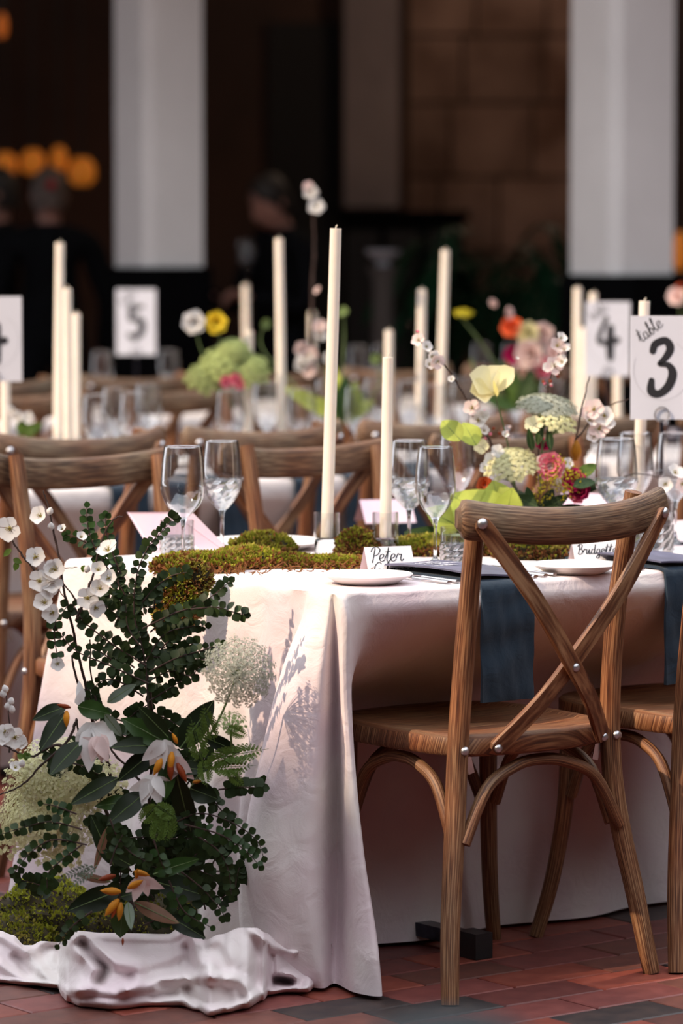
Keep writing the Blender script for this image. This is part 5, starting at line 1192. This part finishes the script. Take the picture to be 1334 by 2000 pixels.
umbel(B, atY(1068, 795, YB), 0.062, 'lace_white', 'lace_green', 75, Vector((0.1, -0.30, 0.95)), 16, 0.30, 0.0036, stalk=[atY(1060, 850, YB), atY(1055, 960, YB)])
umbel(B, atY(1090, 825, YB - .05), 0.040, 'cream_floret', 'lace_green', 36, Vector((0.3, -0.5, 0.85)), 14, 0.30, 0.0036, stalk=[atY(1060, 870, YB), atY(1055, 960, YB)])
umbel(B, atY(998, 910, YB - .06), 0.056, 'cream_floret', 'lace_green', 70, Vector((-0.1, -0.55, 0.83)), 16, 0.45, 0.0036, stalk=[atY(1020, 980, YB), atY(1030, 1000, YB)])
# yellow poppy, side on
Pp = atY(966, 770, YB - .05)
for k, (dx, dy, dz, L, w) in enumerate(((.75, -.3, .9, .056, .75), (-.75, -.3, .5, .058, .95), (-.9, -.5, .05, .050, .9), (.25, .5, .95, .050, 1.0), (-.2, -.8, .55, .046, .95))):
    q = MB(); q.add(leaf_mb(1.0, w, .45, -.12, 8, 1.6, .12), frame(Pp, (dx, dy, dz), (dx * -.5, -.9, .6), L * 1.28)); part('poppy_petal', q, 'petal_yellow', TF)
b = MB(); b.tube(crom([Pp, atY(983, 830, YB - .04), atY(994, 880, YB), atY(1010, 970, YB)], 6), .0017, 6); part('poppy_stem', b, 'stem_green', TF)
def ruffled(x, y, rp, key, petal, layers=3, np_=6, Y=None, nm=None): blossom(B, TF, atY(x, y, Y or YB - .06), rp / F * YB, key, petal, nm or (TOCAM + rv(.4) + Vector((0, 0, .4))), 'ruffled_bloom', np_=np_, open_=.25, layers=layers, center=False)
ruffled(1076, 912, 30, 'rose_pink', 'petal_pink'); ruffled(1066, 905, 20, 'rose_blush', 'petal_blush'); ruffled(1120, 940, 26, 'sweet_magenta', 'petal_magenta'); ruffled(1132, 958, 22, 'sweet_magenta', 'petal_magenta'); ruffled(1122, 975, 18, 'sweet_pinkish', 'petal_pink'); ruffled(948, 948, 18, 'coral', 'petal_coral'); ruffled(958, 962, 14, 'sweet_magenta', 'petal_magenta')
ruffled(1058, 870, 16, 'sweet_magenta', 'petal_magenta', Y=YB + .02); ruffled(1042, 832, 20, 'pansy', 'petal_yellow', 1, 5); ruffled(962, 900, 18, 'white_bloom', 'petal_white', 1, 5); ruffled(950, 915, 14, 'white_bloom', 'petal_white', 1, 5); ruffled(972, 882, 14, 'white_bloom', 'petal_white', 1, 5); ruffled(1108, 905, 12, 'white_bloom', 'petal_white', 1, 5); ruffled(940, 872, 16, 'pansy', 'petal_yellow', 2, 5); ruffled(966, 980, 22, 'rose_blush', 'petal_blush', 2, 5)
# goldenrod sprays
b = MB(); random.seed(31)
for k in range(420):
    cx, cy = random.choice(((1062, 945), (1080, 930), (1095, 945), (1058, 968), (1110, 930), (1095, 905), (1130, 930), (1105, 960))); x, y = random.gauss(cx, 9), random.gauss(cy, 9); P = atY(x, y, YB - .08 + random.uniform(-.02, .02)); r_ = random.uniform(.0012, .0026)
    b.lathe([(.0002, -r_), (r_, 0), (.0002, r_)], 5, P)
part('goldenrod_spray', b, 'goldenrod', TF, kind='stuff')
bud(B, atY(1124, 900, YB), (0.05, 0, 1), .045, .012, 'bud_orange', 'brown_bud')
# leaves: variegated cabbage leaves and dark greens
random.seed(17)
for (a, c, w, m) in (((985, 1045), (884, 958), 110, 'cabbage_leaf'), ((990, 1040), (962, 938), 90, 'cabbage_leaf'), ((985, 1030), (1000, 955), 60, 'cabbage_leaf'), ((950, 1062), (836, 988), 84, 'cabbage_leaf'), ((960, 1065), (850, 1045), 56, 'cabbage_leaf'), ((905, 1065), (790, 1035), 46, 'leaf_mid'), ((900, 860), (862, 818), 44, 'cabbage_leaf'), ((930, 870), (905, 822), 44, 'cabbage_leaf'),
                     ((1050, 990), (1000, 965), 26, 'leaf_dark'), ((1060, 1000), (1080, 950), 26, 'leaf_dark'), ((1060, 1000), (1110, 965), 26, 'leaf_dark'), ((1040, 1000), (1030, 950), 24, 'leaf_mid'), ((1070, 1010), (1140, 985), 28, 'leaf_dark'), ((1050, 1010), (985, 990), 24, 'leaf_dark'), ((1030, 1000), (1010, 955), 30, 'sage_leaf'), ((1050, 870), (1058, 820), 16, 'leaf_mid'), ((1075, 880), (1072, 832), 16, 'leaf_mid'), ((1040, 880), (1032, 838), 16, 'leaf_mid'),
                     ((1130, 930), (1165, 905), 26, 'leaf_light'), ((1120, 950), (1165, 935), 26, 'leaf_mid'), ((1140, 960), (1175, 940), 20, 'leaf_dark'), ((1055, 1020), (1090, 985), 30, 'leaf_dark'), ((1030, 1020), (1050, 975), 30, 'leaf_dark')):
    big_leaf(B, a, c, w, YB - (.14 if m == 'cabbage_leaf' else .07) + random.uniform(-.03, .03), m, 1, random.uniform(-.03, .03), .16, name='leaf')

# ------------------------------------------------------------------ blurred flowers on the far tables
def far_flowers(name, label, base_px, v, seed):
    S = T(v_line(base_px, v), v, ZT + 0.005); t = thing(name, label, 'flowers', S, 0, 'flower arrangements on the far tables'); b = MB(); b.lathe([(0.0005, 0), (0.05, 0), (0.065, 0.03), (0.055, 0.05), (0.0005, 0.045)], 16, S); part('bowl', b, 'stand_metal', t); return t, Arr(t, 100), S.y
t, D, Yf = far_flowers('far_flower_arrangement', 'far arrangement with a white and a yellow poppy over green hydrangea', 455, 3.05, 1); random.seed(41)
for x, y, rp, m in ((380, 628, 28, 'petal_white'), (421, 632, 27, 'petal_lemon')):
    blossom(D, t, atY(x, y, Yf), rp / F * Yf, 'far' + m, m, TOCAM + rv(.3), 'poppy', np_=6, open_=.5, layers=2, center=False)
    q = MB(); q.tube(crom([atY(x, y, Yf), atY(x + 15, y + 60, Yf), atY(455, 800, Yf)], 5), .0022, 5); part('poppy_stem', q, 'stem_green', t)
for x, y, r_ in ((440, 715, .07), (405, 740, .06), (485, 725, .06), (455, 690, .05)): umbel(D, atY(x, y, Yf), r_, 'hydrangea', 'lace_green', 40, Vector((0, -.7, .7)), 14, .6, .006, 'hydrangea_head')
for x, y in ((440, 745), (458, 742), (470, 748)): blossom(D, t, atY(x, y, Yf - .08), .02, 'far_pink', 'petal_pink', None, 'pink_bloom', np_=6, layers=2, center=False)
t, D, Yf = far_flowers('far_flower_arrangement', 'far arrangement with a tall blossom twig and lime green leaves', 655, 3.1, 2)
branch(D, [(640, 830), (612, 740), (610, 560), (614, 480), (610, 370)], Yf, .0055)
for k, (x, y, rp) in enumerate(((607, 375, 16), (602, 365, 12), (617, 405, 18), (622, 568, 9), (600, 700, 22), (585, 680, 16), (622, 655, 18), (610, 690, 18), (590, 710, 18), (625, 640, 16), (640, 700, 14), (605, 725, 16))): blossom(D, t, atY(x, y, Yf - .02), rp / F * Yf, 'farb%d' % (k % 2), 'petal_blush' if k % 2 else 'petal_white', None, layers=2)
for k in range(22):
    x, y = random.gauss(680, 42), random.gauss(790, 24); big_leaf(D, (668, 825), (x, y - 18), 34, Yf - .05 + random.uniform(-.05, .05), random.choice(('cabbage_leaf', 'leaf_light', 'cabbage_leaf', 'leaf_mid')), 1, 0, .15, name='lime_leaf')
for x, y in ((670, 610), (735, 700), (517, 632)): blossom(D, t, atY(x, y, Yf + .1), .018, 'far_lime', 'lace_green', None, 'green_bloom', np_=6, layers=2, center=False)
for x, y in ((670, 610), (735, 700), (517, 632)):
    q = MB(); q.tube(crom([atY(x, y, Yf + .1), atY(x + 2, y + 60, Yf + .1), atY(660, 830, Yf)], 5), .002, 5); part('flower_stem', q, 'stem_green', t)
t, D, Yf = far_flowers('far_flower_arrangement', 'far arrangement of pink and magenta roses behind the yellow poppy', 1010, 3.2, 3)
for k, (x, y, rp, m) in enumerate(((1005, 692, 22, 'petal_magenta'), (1040, 690, 34, 'petal_blush'), (1060, 650, 26, 'petal_blush'), (1000, 640, 24, 'petal_coral'), (1030, 652, 26, 'petal_yellow'), (1050, 720, 28, 'petal_pink'), (990, 612, 14, 'petal_blush'), (1080, 690, 22, 'petal_blush'), (966, 590, 10, 'petal_blush'), (1025, 730, 24, 'petal_blush'))):
    blossom(D, t, atY(x, y, Yf + random.uniform(-.05, .05)), rp / F * Yf, 'farrose' + m, m, None, 'rose', np_=7, open_=.4, layers=3, center=False)
umbel(D, atY(905, 612, Yf), .03, 'goldenrod', 'lace_green', 24, Vector((0, -.3, 1)), 12, .3, .005, 'yellow_head', [atY(940, 670, Yf), atY(1000, 760, Yf)])
for k in range(16): big_leaf(D, (1010, 800), (random.gauss(1010, 40), random.gauss(725, 25)), 24, Yf + random.uniform(-.04, .06), random.choice(('leaf_mid', 'leaf_dark', 'leaf_light')), 1, 0, .15, name='leaf')
q = MB(); q.tube(crom([atY(920, 700, Yf), atY(935, 735, Yf), atY(1000, 790, Yf)], 5), .004, 5); part('flower_stem', q, 'stem_green', t)
t, D, Yf = far_flowers('far_flower_arrangement', 'small far arrangement with pink blossom and lime leaves beside the candle cluster', 45, 2.95, 4)
for x, y, rp in ((35, 812, 14), (55, 815, 12), (25, 800, 12)): blossom(D, t, atY(x, y, Yf), rp / F * Yf, 'farb0', 'petal_blush', None, layers=2)
for k in range(8): big_leaf(D, (48, 850), (random.gauss(50, 20), random.gauss(828, 6)), 24, Yf + random.uniform(-.04, .02), random.choice(('cabbage_leaf', 'leaf_light')), 1, 0, .15, name='lime_leaf')
t, D, Yf = far_flowers('far_flower_arrangement', 'far arrangement with a pink bloom at the orange lamp side', 1330, 3.2, 5)
for x, y, rp, m in ((1325, 580, 22, 'petal_blush'), (1334, 560, 16, 'petal_coral')): blossom(D, t, atY(x, y, Yf), rp / F * Yf, 'farrose' + m, m, None, 'rose', np_=7, open_=.4, layers=3, center=False)
q = MB(); q.tube(crom([atY(1326, 585, Yf), atY(1332, 700, Yf), atY(1332, 830, Yf)], 5), .002, 5); part('flower_stem', q, 'stem_green', t)

# ------------------------------------------------------------------ guests and furnishings in the dark background
mat('suit_black', (0.004, 0.0045, 0.006), 0.85, var=0.3, scale=20, spec=0.1)
mat('skin', (0.42, 0.21, 0.16), 0.55, var=0.1, scale=20, subs=0.1)
mat('hair_dark', (0.012, 0.008, 0.006), 0.6, var=0.4, scale=80)
mat('hair_grey', (0.10, 0.07, 0.055), 0.6, var=0.4, scale=80)
mat('red_cloth', (0.35, 0.01, 0.015), 0.7, var=0.2, scale=40)
def skin_body(name, joints, edges, mname, parent, sub=2):
    me = bpy.data.meshes.new(name); me.from_pydata([j[0] for j in joints], edges, []); o = bpy.data.objects.new(name, me); COL.objects.link(o); o.parent = parent
    m = o.modifiers.new('skin', 'SKIN'); m.use_smooth_shade = True
    for i, j in enumerate(joints): r = j[1]; me.skin_vertices[0].data[i].radius = (r, r) if not hasattr(r, '__len__') else r
    me.skin_vertices[0].data[0].use_root = True
    s = o.modifiers.new('sub', 'SUBSURF'); s.levels = sub; s.render_levels = sub; me.materials.append(MATS[mname]); return o
def head_mb(h=0.225):
    """head along +z, face towards -y, origin at neck base"""
    b = MB(); rows = []
    prof = [(-.10, .052, .060, 0), (-.02, .054, .060, 0), (.02, .052, .062, -.004), (.045, .056, .080, -.012), (.075, .066, .092, -.010), (.11, .073, .097, -.002), (.15, .075, .098, .004), (.19, .070, .092, .008), (.222, .052, .070, .010), (.240, .022, .03, .010)]
    for z, rx, ry, oy in prof: rows.append([(rx * math.sin(a), oy - ry * math.cos(a), z) for a in [2 * math.pi * k / 20 for k in range(20)]])
    b.quad_grid(rows, closed=True); b.face(rows[-1])
    b.tube([(0, -.096, .135), (0, -.112, .105), (0, -.104, .092), (0, -.09, .088)], [.009, .013, .014, .008], 8)          # nose
    for s in (-1, 1): b.lathe([(.002, -.02), (.012, -.012), (.012, .012), (.002, .022)], 6, (s * .076, .012, .115))       # ears
    b.tube([(-.022, -.092, .066), (0, -.097, .067), (.022, -.092, .066)], [.004, .007, .004], 6)                           # lips
    for s in (-1, 1): b.lathe([(.0005, -.008), (.011, 0), (.0005, .008)], 8, (s * .030, -.088, .128))                      # eyes
    return b
def hair_mb():
    b = MB(); rows = []
    for z, rx, ry, oy, op in ((.05, .070, .090, .02, 1.25), (.10, .081, .104, .012, 1.1), (.15, .084, .108, .008, .85), (.19, .080, .104, .006, .45), (.225, .062, .082, .010, 0), (.252, .03, .04, .012, 0)):
        rows.append([((rx) * math.sin(a), oy - ry * math.cos(a), z + (.004 * math.sin(a * 7))) for a in [op * 1.15 + (2 * math.pi - 2 * op * 1.15) * k / 22 for k in range(23)]])
    b.quad_grid(rows); b.face(rows[-1]); return b
def hand_mb(curl=0.5):
    """palm along -z, five separate bent fingers"""
    b = MB(); b.tube([(0, 0, .02), (0, 0, -.03), (0, 0, -.085)], [.022, .036, .034], 10, flat=(.45, 1.0), up=(0, 1, 0))
    for k, (x, l) in enumerate(((-.027, .062), (-.010, .075), (.008, .070), (.025, .055))):
        p = [Vector((x, 0, -.075))]; a = 0.15
        for j in range(3): a += curl * (.5 + .3 * j); p.append(p[-1] + Vector((0, -math.sin(a), -math.cos(a))) * l / 2.6)
        b.tube(p, [.0095, .0088, .0080, .006], 6)
    b.tube([(.030, 0, -.02), (.050, -.018, -.048), (.052, -.034, -.072)], [.012, .010, .007], 6); return b
def person(x_px, Y, y_head, label, face, hair='hair_dark', pose='stand', red=False):
    P = atY(x_px, y_head, Y); Hh = P.z - 0.11        # neck base height
    t = thing('person', label, 'person', (P.x, Y, 0.0), face, 'guests in dark suits'); k = Hh / 1.50
    S = lambda x, y, z: Vector((x, y, z * k))
    J = [(S(0, 0, .95), (.155, .11)), (S(0, .0, 1.12), (.145, .105)), (S(0, .01, 1.30), (.175, .12)), (S(0, .01, 1.42), (.12, .09)), (S(0, .0, 1.49), .058)]
    E_ = [(0, 1), (1, 2), (2, 3), (3, 4)]
    for s in (-1, 1):
        i = len(J); J += [(S(s * .10, 0, .88), .09), (S(s * .11, -.01, .50), .065), (S(s * .11, .02, .12), .052), (S(s * .115, -.03, .045), (.045, .04)), (S(s * .12, -.14, .035), .034)]; E_ += [(0, i), (i, i + 1), (i + 1, i + 2), (i + 2, i + 3), (i + 3, i + 4)]
    hands = []
    for s in (-1, 1):
        i = len(J)
        if pose == 'hold': el, wr = S(s * .25, -.05, 1.10), S(s * .14, -.30, 1.16)
        else: el, wr = S(s * .27, .03, 1.12), S(s * .25, -.06, .88)
        J += [(S(s * .19, .01, 1.39), .075), (el, .05), (wr, .036)]; E_ += [(3, i), (i, i + 1), (i + 1, i + 2)]; hands.append((wr, (wr - el).normalized(), s))
    skin_body('suit', J, E_, 'suit_black', t)
    tilt = Matrix.Rotation(R(28) if pose == 'hold' else R(6), 4, 'X')
    hm = MB(); hm.add(head_mb(), Matrix.Translation((0, 0, Hh)) @ tilt); hd = obj('head', hm.mesh('head', 'skin'), t)
    hm = MB(); hm.add(hair_mb(), Matrix.Translation((0, 0, Hh)) @ tilt); obj('hair', hm.mesh('hair', hair), hd)
    if red:
        q = MB(); q.add(bud_mb(.05, .026), Matrix.Translation((0.0, .10, Hh + .15))); obj('hair_flower', q.mesh('hair_flower', 'red_cloth'), hd, label='small red hair ornament')
    for wr, d, s in hands:
        q = MB(); q.add(hand_mb(.7 if pose == 'hold' else .35), Matrix.Translation(wr) @ (-d).to_track_quat('Z', 'Y').to_matrix().to_4x4()); obj('hand', q.mesh('hand', 'skin'), t)
    return t
person(96, 17.0, 388, 'person in a dark suit seen from behind, small red ornament in the hair', R(190), 'hair_grey', red=True)
person(-6, 17.4, 385, 'person in dark clothes beside the guest with the red ornament, face turned sideways', R(-80), 'hair_dark')
person(546, 17.3, 395, 'person in black looking down, holding something pale in front of the chest', R(-50), 'hair_dark', 'hold')
wine_glass(atY(482, 500, 17.0) + Vector((0, 0, -0.13)), 'wine glass held by the person in black looking down', .2, .045, .038, False, 'glass in the hand')
# amber lanterns and backlit shelf behind the guests
emit('amber', (1.0, 0.30, 0.03), 0.13); emit('amber_dim', (1.0, 0.25, 0.03), 0.10)
def lantern(x, y, w, h, Y, label, m='amber'):
    P = atY(x, y, Y); ww, hh = w / F * Y / 2, h / F * Y / 2
    t = thing('amber_lantern', label, 'lantern', P, 0, 'amber lanterns'); b = MB(); b.lathe([(ww * .5, -hh), (ww, -hh * .5), (ww, hh * .4), (ww * .45, hh)], 14); obj('glass_shade', b.mesh('glass_shade', m), t)
    b = MB(); b.lathe([(ww * .5, hh * .95), (ww * .5, hh * 1.1), (.001, hh * 1.2)], 12); b.tube([(0, 0, hh * 1.1), (0, 0, 4.2 - P.z)], .006, 6); b.lathe([(.001, -hh * 1.08), (ww * .55, -hh * 1.05), (ww * .55, -hh * .95)], 12); obj('cap_and_chain', b.mesh('cap_and_chain', 'black_metal'), t); return t
for (x, y, w, h, lb) in ((10, 322, 46, 50, 'amber lantern above the guest with the sideways face'), (64, 316, 46, 50, 'amber lantern above the guest with the red ornament'), (115, 310, 32, 50, 'narrow amber lantern between two others'), (160, 335, 52, 56, 'amber lantern nearest the slimmer pillar')): lantern(x, y, w, h, 19.2, lb)
lantern(1328, 490, 26, 80, 16.5, 'amber lantern beside the wider pillar'); lantern(4, 50, 20, 50, 17.5, 'small dim amber lantern high above the guests', 'amber_dim')
# black upright piano-like cabinet, green arch-backed plant and pale urn
def cabinet():
    Y = 19.6; x0, x1 = wpx(668, Y), wpx(905, Y); zt = zpx(412, Y); c = ((x0 + x1) / 2, Y, 0); t = thing('black_cabinet', 'low black cabinet against the rear wall beside the palm', 'cabinet', c)
    b = MB(); b.box((x0, Y, .08), (x1, Y + .5, zt - .05)); part('body', b, 'plinth_black', t, False); b = MB(); b.box((x0 - .03, Y - .03, zt - .05), (x1 + .03, Y + .53, zt)); part('top', b, 'plinth_black', t, False)
    for k in range(3):
        a = lerp(x0, x1, k / 3) + .02; e = lerp(x0, x1, (k + 1) / 3) - .02; b = MB(); b.box((a, Y - .012, .14), (e, Y + .001, zt - .1)); dr = part('door', b, 'hall_black', t, False)
        b = MB(); b.lathe([(.001, -.015), (.012, 0), (.001, .015)], 8, (e - .05, Y - .02, zt * .6)); obj('knob', b.mesh('knob', 'steel', True, c), dr)
    for k in (0, 1):
        b = MB(); b.box((lerp(x0 + .04, x1 - .12, k), Y + .05, 0), (lerp(x0 + .04, x1 - .12, k) + .08, Y + .45, .08)); part('foot', b, 'plinth_black', t, False)
cabinet()
leaf_mat('palm_leaf', (0.006, 0.034, 0.014), (0.006, 0.03, 0.012), 0.5, 0.3, 0.2)
def palm():
    Y = 16.9; C = Vector((wpx(950, Y), Y, 0)); t = thing('potted_palm', 'dark green potted palm in front of the stone wall', 'potted plant', C); random.seed(61)
    b = MB(); b.lathe([(.001, 0), (.15, 0), (.2, .35), (.17, .36), (.001, .33)], 16, C); part('pot', b, 'plinth_black', t)
    top = zpx(435, Y)
    for k in range(26):
        a = random.uniform(0, 6.28); L = random.uniform(.30, .5); h = random.uniform(.7, 1.0) * top; d = Vector((math.cos(a), math.sin(a), 0)); b = MB(); base = C + Vector((0, 0, .33))
        pth = crom([base, C + d * L * .25 + Vector((0, 0, h * .8)), C + d * L * .65 + Vector((0, 0, h)), C + d * L * 1.05 + Vector((0, 0, h * .86))], 6); b.tube(pth, .006, 5)
        for i in range(7, len(pth)):
            tg = (pth[i] - pth[i - 1]).normalized(); sd = tg.cross(Vector((0, 0, 1))).normalized()
            for s in (-1, 1): b.add(leaf_mb(.22, .035, .1, .3, 4, .8), frame(pth[i], sd * s + tg * .7 + Vector((0, 0, -.2)), Vector((0, 0, 1)), 1.0))
        part('frond', b, 'palm_leaf', t)
palm()
mat('urn_stone', (0.22, 0.22, 0.24), 0.6, var=0.2, scale=12)
Y = 15.9; C = Vector((wpx(748, Y), Y, 0)); z1, z2 = zpx(520, Y), zpx(488, Y)
t = thing('pedestal_urn', 'pale stone urn on a slim dark pedestal near the cabinet', 'urn', C)
b = MB(); b.lathe([(.001, 0), (.14, 0), (.14, .06), (.05, .12), (.045, z1 - .06), (.07, z1), (.001, z1)], 16, C); part('pedestal', b, 'hall_side', t)
b = MB(); b.lathe([(.001, z1), (.03, z1), (.025, z1 + .02), (.07, z2 - .02), (.075, z2), (.06, z2), (.001, z1 + .03)], 16, C); part('bowl', b, 'urn_stone', t)
# grey domed post close to the camera, only its top in view
mat('post_grey', (0.025, 0.028, 0.03), 0.7, spec=0.1, var=0.1, scale=9)
Y = 3.0; C = Vector((wpx(885, Y), Y, 0)); zt = zpx(1980, Y)
t = thing('domed_post', 'grey rounded post top, out of focus in front of the oak chair', 'post', C)
b = MB(); b.lathe([(.001, 0), (.11, 0), (.11, .03), (.075, .05), (.075, zt - .05)], 24, C); part('shaft', b, 'post_grey', t)
b = MB(); b.lathe([(.075, zt - .05)] + [(.085 * math.cos(a), zt - .04 + .04 * math.sin(a)) for a in [R(90) * k / 8 for k in range(8)]] + [(.0005, zt)], 24, C); part('dome', b, 'post_grey', t)

# warm lamps added above the frame to brighten rear wall and guest
for x, Y, e in ((1.1, 18.6, 26.0), (-0.55, 16.3, 7.0)):
    t = thing('fill_lamp', 'added fill lamp above the frame, brightening the stone wall' if x > .5 else 'added fill lamp above the frame, brightening the person in black', 'lamp', (x, Y, 3.5), 0, 'added fill lamps')
    b = MB(); b.lathe([(.02, .10), (.05, .06), (.12, 0), (.115, 0), (.045, .055), (.015, .09)], 16); b.tube([(0, 0, .09), (0, 0, .7)], .006, 6); obj('shade', b.mesh('shade', 'black_metal'), t)
    b = MB(); b.lathe([(.0005, -.03), (.022, -.015), (.025, .0), (.012, .03), (.0005, .035)], 12); obj('bulb', b.mesh('bulb', 'amber'), t)
    ld = bpy.data.lights.new('fill_light', 'POINT'); ld.energy = e; ld.color = (1.0, 0.72, 0.52); ld.shadow_soft_size = 0.05; lo = bpy.data.objects.new('fill_light', ld); COL.objects.link(lo); lo.parent = t; lo.location = (0, 0, -0.06)
